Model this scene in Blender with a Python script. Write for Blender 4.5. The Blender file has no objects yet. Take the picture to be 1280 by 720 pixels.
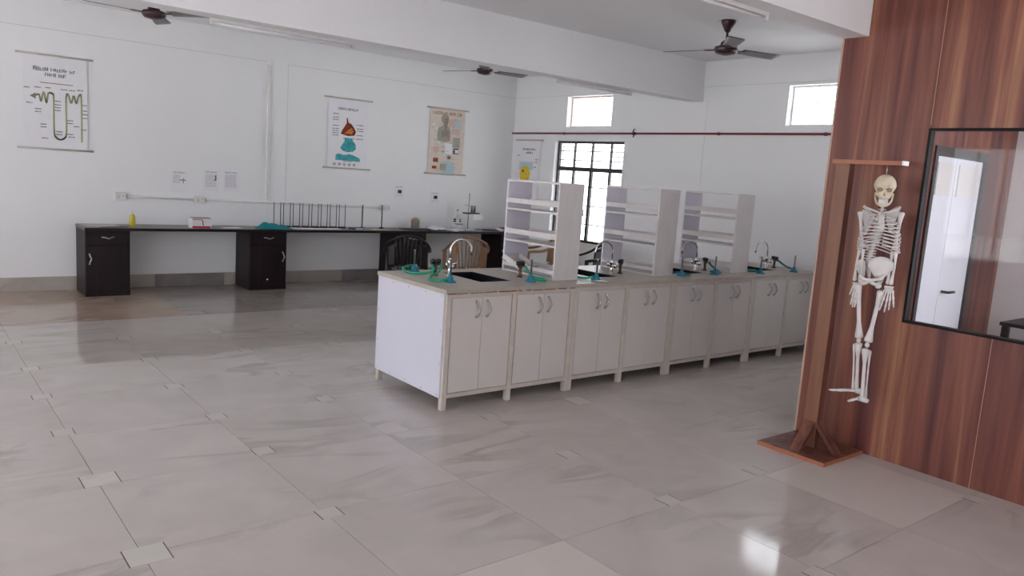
import bpy, bmesh, math, random
from mathutils import Vector, Matrix
random.seed(7)
D = bpy.data
S = bpy.context.scene
COL = S.collection
pi = math.pi
R = math.radians

# ------------------------------------------------------------------ camera
F_PX = 972.25
YAW, PITCH, ROLL = R(39.15), R(8.258), R(-3.939)
fwd = Vector((math.sin(YAW)*math.cos(PITCH), math.cos(YAW)*math.cos(PITCH), -math.sin(PITCH)))
rgt = Vector((math.cos(YAW), -math.sin(YAW), 0))
dwn = fwd.cross(rgt)
r2 = rgt*math.cos(ROLL) + dwn*math.sin(ROLL)
d2 = -rgt*math.sin(ROLL) + dwn*math.cos(ROLL)
cd = D.cameras.new('camera'); cam = D.objects.new('camera', cd); COL.objects.link(cam)
cd.sensor_width = 36.0; cd.lens = F_PX/1280*36.0; cd.clip_start = .05; cd.clip_end = 300
m = Matrix((( r2.x, -d2.x, -fwd.x), (r2.y, -d2.y, -fwd.y), (r2.z, -d2.z, -fwd.z)))
cam.matrix_world = Matrix.Translation((0, 0, 1.65)) @ m.to_4x4()
S.camera = cam

# ------------------------------------------------------------------ sky + exposure
w = D.worlds.new('overcast_sky'); S.world = w; w.use_nodes = True
bg = w.node_tree.nodes['Background']
bg.inputs['Color'].default_value = (0.93, 0.95, 1.0, 1); bg.inputs['Strength'].default_value = 8.0
S.view_settings.view_transform = 'Standard'; S.view_settings.look = 'None'
S.view_settings.gamma = 1; S.view_settings.use_curve_mapping = False
S.view_settings.exposure = -0.13

sl = D.lights.new('sun', 'SUN'); sl.energy = 26; sl.angle = R(.6); sl.color = (.97, .98, 1)
so_ = D.objects.new('sun', sl); COL.objects.link(so_); so_.location = (-20, -10, 60); so_.rotation_euler = (R(12), R(-12), 0)   # high hazy midday sun: lights the yard outside

# room constants (metres)
XL, XR, YN, YB, ZC = -5.0, 7.98, -3.2, 10.03, 3.19
XP = 4.95            # wooden office partition plane
WIN_LEFT = [(-2.2, .2, .7, 2.7), (1.2, 3.6, .7, 2.7), (4.4, 6.2, .7, 2.7), (7.2, 9.6, .7, 2.7)]   # y0,y1,z0,z1
WIN_NEAR = [(.5, 1.7, .8, 2.4), (2.9, 4.1, .8, 2.4), (5.4, 7.6, .8, 2.6)]                        # x0,x1,z0,z1; last one unseen, added to light the office door
WIN_RIGHT = [(7.57, 9.0, .73, 2.21), (7.86, 8.79, 2.41, 2.855), (4.19, 5.115, 2.41, 2.855), (-1.6, 0.9, .8, 2.6), (2.95, 3.6, .9, 2.1)]

def portal(name, loc, rot, sx, sy):
    l = D.lights.new(name, 'AREA'); l.shape = 'RECTANGLE'; l.size = sx; l.size_y = sy
    l.cycles.is_portal = True
    o = D.objects.new(name, l); COL.objects.link(o); o.location = loc; o.rotation_euler = rot
for y0, y1, z0, z1 in WIN_LEFT:
    portal('window_portal', (XL-.12, (y0+y1)/2, (z0+z1)/2), (0, -pi/2, 0), z1-z0, y1-y0)
for y0, y1, z0, z1 in WIN_RIGHT:
    portal('window_portal', (XR+.17, (y0+y1)/2, (z0+z1)/2), (0, pi/2, 0), z1-z0, y1-y0)
for x0, x1, z0, z1 in WIN_NEAR:
    portal('window_portal', ((x0+x1)/2, YN-.12, (z0+z1)/2), (pi/2, 0, 0), x1-x0, z1-z0)

# ------------------------------------------------------------------ materials
def srgb(r, g, b):
    f = lambda c: (c/255/12.92) if c/255 <= .04045 else ((c/255+.055)/1.055)**2.4
    return (f(r), f(g), f(b), 1)
def mat(name, col, rough=.5, metal=0, spec=.5, var=.06, scale=8, bump=0, stretch=None, coat=0, trans=0):
    """Principled with a faint noise variation of the base colour, optional fine bump"""
    mt = D.materials.new(name); mt.use_nodes = True
    nt = mt.node_tree; b = nt.nodes['Principled BSDF']
    b.inputs['Roughness'].default_value = rough; b.inputs['Metallic'].default_value = metal
    b.inputs['Specular IOR Level'].default_value = spec; b.inputs['Coat Weight'].default_value = coat
    b.inputs['Transmission Weight'].default_value = trans
    tc = nt.nodes.new('ShaderNodeTexCoord'); mp = nt.nodes.new('ShaderNodeMapping')
    nt.links.new(tc.outputs['Object'], mp.inputs['Vector'])
    if stretch: mp.inputs['Scale'].default_value = stretch
    nz = nt.nodes.new('ShaderNodeTexNoise'); nz.inputs['Scale'].default_value = scale; nz.inputs['Detail'].default_value = 5
    nt.links.new(mp.outputs[0], nz.inputs['Vector'])
    rp = nt.nodes.new('ShaderNodeValToRGB')
    rp.color_ramp.elements[0].position = .3; rp.color_ramp.elements[1].position = .7
    rp.color_ramp.elements[0].color = tuple(c*(1-var) for c in col[:3])+(1,)
    rp.color_ramp.elements[1].color = tuple(min(1, c*(1+var)) for c in col[:3])+(1,)
    nt.links.new(nz.outputs[0], rp.inputs[0]); nt.links.new(rp.outputs[0], b.inputs['Base Color'])
    if bump:
        bp = nt.nodes.new('ShaderNodeBump'); bp.inputs['Strength'].default_value = bump; bp.inputs['Distance'].default_value = .01
        nt.links.new(nz.outputs[0], bp.inputs['Height']); nt.links.new(bp.outputs[0], b.inputs['Normal'])
    return mt

def tile_mat(name, base, light, vein, vein_w=.035, rough=.08):
    mt = D.materials.new(name); mt.use_nodes = True
    nt = mt.node_tree; N = nt.nodes.new; L = nt.links.new; b = nt.nodes['Principled BSDF']
    b.inputs['Roughness'].default_value = rough; b.inputs['Specular IOR Level'].default_value = .42
    tc = N('ShaderNodeTexCoord'); oi = N('ShaderNodeObjectInfo')
    mul = N('ShaderNodeVectorMath'); mul.operation = 'SCALE'; mul.inputs[0].default_value = (37, 91, 53); L(oi.outputs['Random'], mul.inputs['Scale'])
    add = N('ShaderNodeVectorMath'); L(tc.outputs['Object'], add.inputs[0]); L(mul.outputs[0], add.inputs[1])
    cl = N('ShaderNodeTexNoise'); cl.inputs['Scale'].default_value = 2.2; cl.inputs['Detail'].default_value = 6; cl.inputs['Distortion'].default_value = .8
    L(add.outputs[0], cl.inputs['Vector'])
    rp = N('ShaderNodeValToRGB'); rp.color_ramp.elements[0].position = .3; rp.color_ramp.elements[1].position = .7
    rp.color_ramp.elements[0].color = base; rp.color_ramp.elements[1].color = light; L(cl.outputs[0], rp.inputs[0])
    vn = N('ShaderNodeTexNoise'); vn.inputs['Scale'].default_value = 1.3; vn.inputs['Detail'].default_value = 4; vn.inputs['Distortion'].default_value = .9
    vm = N('ShaderNodeMapping'); vm.inputs['Rotation'].default_value = (0, 0, .5); vm.inputs['Scale'].default_value = (.7, 1.8, 1); L(add.outputs[0], vm.inputs['Vector']); L(vm.outputs[0], vn.inputs['Vector'])
    vr = N('ShaderNodeValToRGB'); e = vr.color_ramp.elements
    e[0].position = .5-vein_w*2; e[0].color = (0, 0, 0, 1); e[1].position = .5; e[1].color = (1, 1, 1, 1)
    k = e.new(.5+vein_w); k.color = (0, 0, 0, 1); L(vn.outputs[0], vr.inputs[0])
    v2 = N('ShaderNodeTexNoise'); v2.inputs['Scale'].default_value = 1.1; L(add.outputs[0], v2.inputs['Vector'])
    r3 = N('ShaderNodeValToRGB'); r3.color_ramp.elements[0].position = .46; r3.color_ramp.elements[1].position = .74; L(v2.outputs[0], r3.inputs[0])
    mm = N('ShaderNodeMath'); mm.operation = 'MULTIPLY'; L(vr.outputs[0], mm.inputs[0]); L(r3.outputs[0], mm.inputs[1])
    mx = N('ShaderNodeMix'); mx.data_type = 'RGBA'; L(mm.outputs[0], mx.inputs[0]); L(rp.outputs[0], mx.inputs[6]); mx.inputs[7].default_value = vein
    L(mx.outputs[2], b.inputs['Base Color'])
    return mt

def wood_mat(name, cols, axis='z', rough=.4, sc=1.0, spec=.35):
    """laminate wood: long streaks along the given axis"""
    mt = D.materials.new(name); mt.use_nodes = True
    nt = mt.node_tree; N = nt.nodes.new; L = nt.links.new; b = nt.nodes['Principled BSDF']
    b.inputs['Roughness'].default_value = rough; b.inputs['Specular IOR Level'].default_value = spec
    tc = N('ShaderNodeTexCoord'); mp = N('ShaderNodeMapping'); L(tc.outputs['Object'], mp.inputs['Vector'])
    s = {'x': (.35, 9, 9), 'y': (9, .35, 9), 'z': (9, 9, .35)}[axis]
    mp.inputs['Scale'].default_value = tuple(v*sc for v in s)
    n1 = N('ShaderNodeTexNoise'); n1.inputs['Scale'].default_value = 1; n1.inputs['Detail'].default_value = 7; n1.inputs['Roughness'].default_value = .55; n1.inputs['Distortion'].default_value = .35
    L(mp.outputs[0], n1.inputs['Vector'])
    rp = N('ShaderNodeValToRGB'); e = rp.color_ramp.elements
    e[0].position = .36; e[0].color = cols[0]; e[1].position = .66; e[1].color = cols[-1]
    for i, c in enumerate(cols[1:-1]):
        k = e.new(.36+.30*(i+1)/(len(cols)-1)); k.color = c
    L(n1.outputs[0], rp.inputs[0])
    mp2 = N('ShaderNodeMapping'); L(tc.outputs['Object'], mp2.inputs['Vector']); mp2.inputs['Scale'].default_value = tuple(v*sc*5 for v in s)
    n2 = N('ShaderNodeTexNoise'); n2.inputs['Scale'].default_value = 1; n2.inputs['Detail'].default_value = 3; L(mp2.outputs[0], n2.inputs['Vector'])
    mx = N('ShaderNodeMix'); mx.data_type = 'RGBA'; mx.blend_type = 'OVERLAY'; mx.inputs[0].default_value = .38
    L(rp.outputs[0], mx.inputs[6]); L(n2.outputs[0], mx.inputs[7]); L(mx.outputs[2], b.inputs['Base Color'])
    return mt

def glass_mat(name, tint=(1, 1, 1, 1), refl=.08, fk=.5):
    mt = D.materials.new(name); mt.use_nodes = True
    nt = mt.node_tree; nt.nodes.remove(nt.nodes['Principled BSDF']); N = nt.nodes.new; L = nt.links.new
    t = N('ShaderNodeBsdfTransparent'); t.inputs[0].default_value = tint
    g = N('ShaderNodeBsdfGlossy'); g.inputs['Roughness'].default_value = .03
    lw = N('ShaderNodeLayerWeight'); lw.inputs[0].default_value = .35
    ml = N('ShaderNodeMath'); ml.operation = 'MULTIPLY_ADD'; ml.inputs[1].default_value = fk; ml.inputs[2].default_value = refl; L(lw.outputs['Fresnel'], ml.inputs[0])
    cl = N('ShaderNodeClamp'); L(ml.outputs[0], cl.inputs[0])
    mx = N('ShaderNodeMixShader'); L(cl.outputs[0], mx.inputs[0]); L(t.outputs[0], mx.inputs[1]); L(g.outputs[0], mx.inputs[2])
    L(mx.outputs[0], nt.nodes['Material Output'].inputs[0])
    return mt

M = {}
M['wall'] = mat('white_wall_paint', srgb(240, 240, 241), .75, var=.012, scale=1.3, spec=.2, bump=.02)
M['ceil'] = mat('white_ceiling_paint', srgb(245, 244, 246), .85, var=.012, scale=1.1, spec=.1)
M['grout'] = mat('floor_grout', srgb(78, 72, 68), .8)
M['tile'] = tile_mat('marble_tile_grey', srgb(184, 176, 171), srgb(194, 185, 181), srgb(165, 158, 151), .045)
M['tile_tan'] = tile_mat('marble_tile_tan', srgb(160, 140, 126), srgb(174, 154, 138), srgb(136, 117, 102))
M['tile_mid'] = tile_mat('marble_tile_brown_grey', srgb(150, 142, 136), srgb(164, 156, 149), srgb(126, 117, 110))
M['tile_plain'] = tile_mat('vitrified_tile_plain', srgb(198, 190, 184), srgb(202, 194, 188), srgb(196, 188, 182))
M['tile_insert'] = tile_mat('tile_insert', srgb(194, 190, 183), srgb(202, 197, 191), srgb(188, 182, 174), .03, .2)
M['tile_insert_grey'] = tile_mat('tile_insert_grey', srgb(188, 181, 175), srgb(197, 189, 184), srgb(184, 176, 168), .03, .12)
M['skirt'] = tile_mat('skirting_tile', srgb(172, 163, 155), srgb(182, 173, 165), srgb(150, 140, 130), .06, .3)
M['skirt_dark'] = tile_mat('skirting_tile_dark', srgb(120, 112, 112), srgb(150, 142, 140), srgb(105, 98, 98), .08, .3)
M['wood'] = wood_mat('walnut_laminate', [srgb(76, 38, 37), srgb(106, 58, 50), srgb(126, 77, 62), srgb(158, 107, 80)], 'z', .42, .8)
M['wood_stand'] = wood_mat('stand_laminate', [srgb(84, 48, 42), srgb(108, 66, 54), srgb(128, 84, 66)], 'z', .42, 1.2)
M['wood_edge'] = mat('orange_edge_band', srgb(164, 102, 74), .5, var=.06, scale=20)
M['dark'] = wood_mat('wenge_laminate', [srgb(22, 11, 15), srgb(30, 17, 21), srgb(38, 23, 27)], 'z', .45, 1.6, .25)
M['dark_top'] = mat('wenge_worktop_sheen', srgb(70, 60, 58), .28, var=.1, scale=20, stretch=(.3, 6, 6))  # dark laminate greyed and lightened to carry its grazing reflection
M['frame'] = mat('cream_painted_steel', srgb(200, 190, 180), .5, var=.07, scale=14, bump=.03)
M['panel'] = mat('white_laminate_panel', srgb(212, 211, 222), .35, var=.015, scale=3)
M['door'] = mat('off_white_laminate_door', srgb(210, 203, 198), .38, var=.02, scale=4)
M['top'] = mat('stone_worktop', srgb(178, 168, 157), .35, var=.10, scale=18)
M['rust'] = mat('rusty_edge', srgb(122, 82, 58), .8, var=.25, scale=30)
M['rack'] = mat('whitewashed_plywood', srgb(214, 208, 207), .6, var=.05, scale=6, stretch=(3, 3, .6))
M['rack_in'] = mat('lilac_white_panel', srgb(222, 218, 231), .5, var=.03, scale=5)
M['sink'] = mat('black_sink', srgb(20, 20, 28), .3, var=.1)
M['chrome'] = mat('chrome', (.75, .75, .75, 1), .18, 1, var=.03)
M['steel'] = mat('brushed_steel', (.45, .45, .45, 1), .35, 1, var=.08)
M['handle'] = mat('satin_nickel', (.42, .41, .41, 1), .3, 1, var=.05)
M['brass'] = mat('aged_brass', srgb(104, 88, 72), .4, .8, var=.12)
M['black'] = mat('black_plastic', srgb(22, 21, 23), .4, var=.1)
M['blackmetal'] = mat('black_painted_metal', srgb(38, 34, 35), .45, .2, var=.1)
M['green'] = mat('green_rubber_hose', srgb(28, 160, 124), .4, var=.06)
M['teal'] = mat('teal_enamel', srgb(36, 122, 146), .4, var=.06)
M['tealhose'] = mat('teal_rubber_hose', srgb(32, 110, 118), .4, var=.06)
M['tealcloth'] = mat('teal_cloth', srgb(22, 128, 136), .9, var=.18, scale=25)
M['fan'] = mat('brown_fan_enamel', srgb(58, 34, 38), .3, var=.08)
M['fanblade'] = mat('grey_brown_fan_blade', srgb(104, 94, 95), .35, var=.05)
M['white'] = mat('white_plastic', srgb(226, 224, 222), .4, var=.02)
M['paper'] = mat('white_paper', srgb(238, 237, 241), .8, var=.02, spec=.1)
M['papergrey'] = mat('grey_print', srgb(150, 146, 152), .8, var=.1, scale=60, spec=.1)
M['ink'] = mat('dark_ink', srgb(104, 100, 104), .8, spec=.1)
M['inklight'] = mat('light_ink', srgb(188, 184, 190), .8, spec=.1)
M['inkgreen'] = mat('green_ink', srgb(172, 182, 138), .8, spec=.1)
M['inkred'] = mat('red_brown_ink', srgb(132, 62, 44), .8, var=.35, scale=40, spec=.1)
M['inkorange'] = mat('orange_ink', srgb(206, 132, 70), .8, var=.3, scale=40, spec=.1)
M['inkteal'] = mat('teal_ink', srgb(76, 164, 172), .8, var=.3, scale=22, spec=.1)
M['inkyellow'] = mat('yellow_ink', srgb(226, 196, 70), .8, var=.15, scale=40, spec=.1)
M['inkblue'] = mat('pale_blue_ink', srgb(186, 208, 212), .8, var=.08, scale=30, spec=.1)
M['inkpeach'] = mat('peach_print', srgb(222, 200, 184), .8, var=.08, scale=25, spec=.1)
M['inkgreygreen'] = mat('grey_green_print', srgb(166, 164, 152), .8, var=.2, scale=40, spec=.1)
M['inkpink'] = mat('pink_print', srgb(216, 186, 180), .8, var=.1, scale=40, spec=.1)
M['postergrey'] = mat('poster_rod_grey', srgb(190, 183, 178), .5)
M['tanchart'] = mat('cream_chart_paper', srgb(224, 212, 200), .75, var=.07, scale=14, spec=.15)
M['red'] = mat('red_pipe_paint', srgb(122, 36, 44), .4, var=.06)
M['redbox'] = mat('crimson_print', srgb(176, 36, 70), .5)
M['winframe'] = mat('dark_window_steel', srgb(62, 56, 56), .5, var=.1)
M['reveal'] = mat('window_reveal_paint', srgb(236, 232, 230), .7, var=.02)
M['brickrev'] = mat('bare_reveal', srgb(206, 186, 172), .8, var=.1)
M['glass'] = glass_mat('window_glass', (.97, .98, .98, 1), .03)
M['glasspane'] = glass_mat('office_glass', (.95, .96, .97, 1), 0, .25)
M['blackframe'] = mat('black_window_frame', srgb(24, 20, 22), .65, var=.1, spec=.2)
M['clear'] = glass_mat('beaker_glass', (.9, .93, .94, 1), .1)
M['brown'] = mat('brown_plastic', srgb(150, 112, 82), .45, var=.05)
M['bone'] = mat('bone_plastic', srgb(214, 208, 206), .5, var=.06, scale=20)
M['skullbone'] = mat('yellowed_bone_plastic', srgb(214, 202, 178), .5, var=.07, scale=14)
M['boneshadow'] = mat('bone_cavity_shade', srgb(150, 132, 104), .8)  # shade of the skull's hollows, painted as a darker tone
M['yellow'] = mat('yellow_liquid_bottle', srgb(196, 178, 40), .25, var=.05)
M['clay'] = mat('grey_brown_clay', srgb(146, 132, 122), .9, var=.15, scale=40, bump=.3)
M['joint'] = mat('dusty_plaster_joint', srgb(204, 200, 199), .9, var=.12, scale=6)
M['ground'] = mat('pale_concrete_yard', srgb(214, 213, 212), .9)
M['darkbook'] = mat('dark_cover', srgb(48, 44, 52), .5, var=.1)
M['bluebook'] = mat('blue_grey_cover', srgb(70, 72, 104), .5, var=.1)
M['cream'] = mat('cream_paper', srgb(222, 212, 182), .8)
M['brownbook'] = mat('brown_cover', srgb(110, 72, 52), .6, var=.1)
M['officedoor'] = mat('white_office_door', srgb(228, 230, 238), .4, var=.02)

# ------------------------------------------------------------------ mesh helpers
class MB:
    def __init__(s): s.v = []; s.f = []; s.sm = []; s.mi = []; s.cur = 0
    def add(s, vs, fs, smooth=False):
        o = len(s.v); s.v += [tuple(v) for v in vs]
        for f in fs: s.f.append(tuple(i+o for i in f)); s.sm.append(smooth); s.mi.append(s.cur)
        return s
    def box(s, x0, x1, y0, y1, z0, z1):
        v = [(x, y, z) for z in (z0, z1) for y in (y0, y1) for x in (x0, x1)]
        return s.add(v, [(0, 2, 3, 1), (4, 5, 7, 6), (0, 1, 5, 4), (2, 6, 7, 3), (0, 4, 6, 2), (1, 3, 7, 5)])
    def boxm(s, mtx, hx, hy, hz):
        v = [mtx @ Vector((x, y, z)) for z in (-hz, hz) for y in (-hy, hy) for x in (-hx, hx)]
        return s.add(v, [(0, 2, 3, 1), (4, 5, 7, 6), (0, 1, 5, 4), (2, 6, 7, 3), (0, 4, 6, 2), (1, 3, 7, 5)])
    def prism(s, pts, axis, a, b):
        """polygon pts (2D) extruded along axis from a to b"""
        def P(p, t):
            if axis == 'x': return (t, p[0], p[1])
            if axis == 'y': return (p[0], t, p[1])
            return (p[0], p[1], t)
        n = len(pts); v = [P(p, a) for p in pts]+[P(p, b) for p in pts]
        return s.add(v, [tuple(range(n))[::-1], tuple(range(n, 2*n))]+[(i, (i+1) % n, n+(i+1) % n, n+i) for i in range(n)])
    def tube(s, path, rad, n=8, cap=True, flat=1.0):
        path = [Vector(p) for p in path]; k = len(path)
        rads = rad if isinstance(rad, (list, tuple)) else [rad]*k
        vs = []; up = None
        for i, p in enumerate(path):
            t = (path[min(i+1, k-1)]-path[max(i-1, 0)]).normalized()
            if up is None:
                a = Vector((0, 0, 1)) if abs(t.z) < .9 else Vector((1, 0, 0))
                up = (a-t*a.dot(t)).normalized()
            else:
                up = (up-t*up.dot(t)); up = up.normalized() if up.length > 1e-6 else Vector((1, 0, 0))
            sd = t.cross(up)
            for j in range(n):
                q = 2*pi*j/n; vs.append(p+(up*math.cos(q)*flat+sd*math.sin(q))*rads[i])
        fs = [(i*n+j, i*n+(j+1) % n, (i+1)*n+(j+1) % n, (i+1)*n+j) for i in range(k-1) for j in range(n)]
        if cap: fs += [tuple(range(n))[::-1], tuple(range((k-1)*n, k*n))]
        return s.add(vs, fs, True)
    def lathe(s, prof, c=(0, 0, 0), n=16, mtx=None):
        vs = []
        for r, z in prof:
            for j in range(n):
                q = 2*pi*j/n; p = Vector((r*math.cos(q), r*math.sin(q), z))
                if mtx: p = mtx @ p
                vs.append(p+Vector(c))
        k = len(prof)
        fs = [(i*n+j, i*n+(j+1) % n, (i+1)*n+(j+1) % n, (i+1)*n+j) for i in range(k-1) for j in range(n)]
        fs += [tuple(range(n))[::-1], tuple(range((k-1)*n, k*n))]
        return s.add(vs, fs, True)
    def ell(s, c, r, nu=12, nv=8, mtx=None, fn=None):
        vs = []; fs = []
        for i in range(nv+1):
            th = pi*i/nv
            for j in range(nu):
                ph = 2*pi*j/nu
                q = Vector((math.sin(th)*math.cos(ph), math.sin(th)*math.sin(ph), math.cos(th)))
                if fn: q = fn(q)
                q = Vector((q.x*r[0], q.y*r[1], q.z*r[2]))
                if mtx: q = mtx @ q
                vs.append(q+Vector(c))
        for i in range(nv):
            for j in range(nu): fs.append((i*nu+j, (i+1)*nu+j, (i+1)*nu+(j+1) % nu, i*nu+(j+1) % nu))
        return s.add(vs, fs, True)
    def grid(s, fn, nu, nv, th=None):
        """surface fn(u,v) sampled; th: thickness vector function or vector -> closed sheet"""
        vs = [Vector(fn(i/nu, j/nv)) for j in range(nv+1) for i in range(nu+1)]
        a = lambda i, j: j*(nu+1)+i
        fs = [(a(i, j), a(i+1, j), a(i+1, j+1), a(i, j+1)) for j in range(nv) for i in range(nu)]
        if th is not None:
            n = len(vs); t = Vector(th); vs += [v+t for v in vs]
            fs += [tuple(x+n for x in f[::-1]) for f in fs]
            ring = [a(i, 0) for i in range(nu)]+[a(nu, j) for j in range(nv)]+[a(i, nv) for i in range(nu, 0, -1)]+[a(0, j) for j in range(nv, 0, -1)]
            fs += [(ring[k], ring[k]+n, ring[(k+1) % len(ring)]+n, ring[(k+1) % len(ring)]) for k in range(len(ring))]
        return s.add(vs, fs, True)
    def mesh(s, name, mats):
        me = D.meshes.new(name); me.from_pydata(s.v, [], s.f)
        me.polygons.foreach_set('use_smooth', s.sm)
        if not isinstance(mats, (list, tuple)): mats = [mats]
        for x in mats: me.materials.append(x)
        if len(mats) > 1: me.polygons.foreach_set('material_index', s.mi)
        bm = bmesh.new(); bm.from_mesh(me); bmesh.ops.recalc_face_normals(bm, faces=bm.faces); bm.to_mesh(me); bm.free()
        me.update(); return me
    def build(s, name, mats, parent=None, bevel=0, loc=None):
        o = D.objects.new(name, s.mesh(name, mats)); COL.objects.link(o)
        if parent: o.parent = parent
        if loc: o.location = loc
        if bevel:
            b = o.modifiers.new('bevel', 'BEVEL'); b.width = bevel; b.segments = 2; b.limit_method = 'ANGLE'; b.angle_limit = R(50)
        return o
def bx(*a): return MB().box(*a)
def tag(o, label, cat, group=None):
    o['label'] = label; o['category'] = cat
    if group: o['group'] = group
    return o
def struct(o, label=None):
    o['kind'] = 'structure'
    if label: o['label'] = label
    return o
def thing(name, label, cat, loc=(0, 0, 0), rz=0, group=None):
    o = D.objects.new(name, None); COL.objects.link(o); o.empty_display_size = .1
    o.location = loc; o.rotation_euler = (0, 0, rz)
    return tag(o, label, cat, group)
def dup(root, loc=None, rz=None, label=None):
    def cp(o, p):
        c = o.copy(); COL.objects.link(c); c.parent = p
        for ch in o.children: cp(ch, c)
        return c
    r = cp(root, None)
    if loc is not None: r.location = loc
    if rz is not None: r.rotation_euler = (0, 0, rz)
    if label: r['label'] = label
    return r
def bez(p, n=10):
    """smooth polyline through the points (Catmull-Rom)"""
    p = [Vector(x) for x in p]; q = [p[0]]+p+[p[-1]]; out = []
    for i in range(1, len(q)-2):
        for k in range(n):
            t = k/n; a, b, c, d = q[i-1], q[i], q[i+1], q[i+2]
            out.append(.5*((2*b)+(c-a)*t+(2*a-5*b+4*c-d)*t*t+(3*b-a-3*c+d)*t**3))
    return out+[p[-1]]

# ------------------------------------------------------------------ the setting
def wall_holes(axis, a, b, u0, u1, z0, z1, holes):
    """slab between a and b on axis 'x'/'y', spanning u0..u1 and z0..z1 with rectangular holes, one mesh"""
    us = sorted({u0, u1}|{h[0] for h in holes}|{h[1] for h in holes}); zs = sorted({z0, z1}|{h[2] for h in holes}|{h[3] for h in holes})
    mb = MB()
    for i in range(len(us)-1):
        for j in range(len(zs)-1):
            uc, zc = (us[i]+us[i+1])/2, (zs[j]+zs[j+1])/2
            if any(h[0] < uc < h[1] and h[2] < zc < h[3] for h in holes): continue
            if axis == 'x': mb.box(a, b, us[i], us[i+1], zs[j], zs[j+1])
            else: mb.box(us[i], us[i+1], a, b, zs[j], zs[j+1])
    return mb
struct(bx(XL-.25, XR+.25, YB, YB+.2, -.05, ZC+.2).build('wall_back', M['wall']), 'plain white painted wall behind the dark desks')
struct(wall_holes('x', XR, XR+.2, YN, YB, -.05, ZC+.2, WIN_RIGHT).build('wall_right', M['wall']), 'white painted wall with barred windows')
struct(wall_holes('x', XL-.2, XL, YN, YB, -.05, ZC+.2, WIN_LEFT).build('wall_left', M['wall']))
struct(wall_holes('y', YN-.2, YN, XL-.2, XR+.2, -.05, ZC+.2, WIN_NEAR).build('wall_near', M['wall']))
struct(bx(XL-.2, XR+.2, YN-.2, YB+.2, ZC, ZC+.15).build('ceiling', M['ceil']), 'white flat ceiling between the concrete beams')
struct(MB().box(-60, 70, -60, 70, -.75, -.7).build('ground', M['ground']))
# beams, plaster bands, pilasters
struct(bx(XL, XR, 6.30, 6.51, 2.71, ZC).build('trim_1', M['ceil']), 'white ceiling beam crossing the whole hall')
struct(bx(XL, XR, 2.647, 2.82, 2.68, ZC).build('trim_2', M['ceil']), 'white ceiling beam running into the wooden partition')
struct(bx(XL, XR, YB-.006, YB, 2.868, ZC).build('trim_3', M['wall']), 'plaster band along the top of the chart wall')
struct(MB().box(XR-.006, XR, 6.51, YB, 2.868, ZC).box(XR-.012, XR, 2.82, 6.30, 2.885, ZC).build('trim_4', M['wall']), 'plaster band along the top of the window wall')
struct(bx(3.93, 4.165, YB-.005, YB, .15, 2.868).build('trim_5', M['wall']), 'shallow plaster pilaster on the chart wall')
struct(bx(XR-.006, XR, 6.22, 6.62, .15, 2.71).build('trim_6', M['wall']), 'shallow plaster pilaster under the ceiling beam')

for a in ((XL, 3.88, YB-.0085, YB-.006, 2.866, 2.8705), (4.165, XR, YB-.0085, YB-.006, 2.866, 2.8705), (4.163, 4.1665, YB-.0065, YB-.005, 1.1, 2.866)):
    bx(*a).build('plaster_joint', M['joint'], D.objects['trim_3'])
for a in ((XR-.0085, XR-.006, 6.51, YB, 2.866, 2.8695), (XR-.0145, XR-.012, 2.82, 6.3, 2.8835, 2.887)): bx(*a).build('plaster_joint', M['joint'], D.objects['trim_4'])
# floor: grout slab + one object per tile
fl = struct(bx(XL, XR, YN, YB, -.05, -.004).build('floor', M['grout']), 'glossy grey marble tile floor with small corner inserts')
TX0, TP_X, TY0, TP_Y = .775, .805, 1.615, .815
tile_cache = {}
gx = [TX0+TP_X*k for k in range(-7, 9)]; gx = [XL]+gx+[XR]
gy = [TY0+TP_Y*k for k in range(-5, 11)]; gy = [YN]+gy+[YB]
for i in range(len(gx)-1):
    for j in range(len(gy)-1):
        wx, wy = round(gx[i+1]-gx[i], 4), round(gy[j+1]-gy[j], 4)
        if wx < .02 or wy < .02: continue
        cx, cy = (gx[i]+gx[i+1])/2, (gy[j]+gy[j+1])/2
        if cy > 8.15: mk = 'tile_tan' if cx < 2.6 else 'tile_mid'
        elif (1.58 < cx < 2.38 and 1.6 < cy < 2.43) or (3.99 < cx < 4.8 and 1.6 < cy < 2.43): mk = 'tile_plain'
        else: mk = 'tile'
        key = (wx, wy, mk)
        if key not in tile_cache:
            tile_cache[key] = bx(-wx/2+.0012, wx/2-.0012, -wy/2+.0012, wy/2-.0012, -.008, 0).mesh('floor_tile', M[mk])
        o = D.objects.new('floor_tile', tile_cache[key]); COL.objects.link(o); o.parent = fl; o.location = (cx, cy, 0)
ins = {}
for k in (.16, .105):
    ins[k] = (bx(-k/2, k/2, -k/2, k/2, -.006, .0008).mesh('tile_insert', M['tile_insert' if k > .15 else 'tile_insert_grey']),
              MB().box(-k/2-.005, -k/2, -k/2, k/2, -.006, .0004).box(k/2, k/2+.005, -k/2, k/2, -.006, .0004).mesh('insert_joint', M['grout']))
INS = [(.79, 4.13, .16), (.79, 3.23, .16), (1.597, 3.22, .105), (1.63, 4.15, .105), (1.6, 4.85, .105), (1.56, 5.64, .105), (.757, 5.74, .105), (.756, 4.946, .105),
       (2.385, 5.68, .105), (2.37, 4.91, .105), (4.03, 4.07, .16), (3.175, 3.25, .105), (3.19, 2.48, .105), (4.0, 2.5, .105), (4.80, 1.58, .105), (3.16, 1.6, .105),
       (.79, 7.44, .105), (1.6, 6.48, .105), (3.2, 5.69, .105), (1.6, 7.32, .105), (.79, 6.5, .105), (2.39, 7.32, .105), (2.385, 6.5, .105), (3.19, 7.32, .105), (3.19, 6.5, .105), (3.19, 4.06, .105)]
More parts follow.
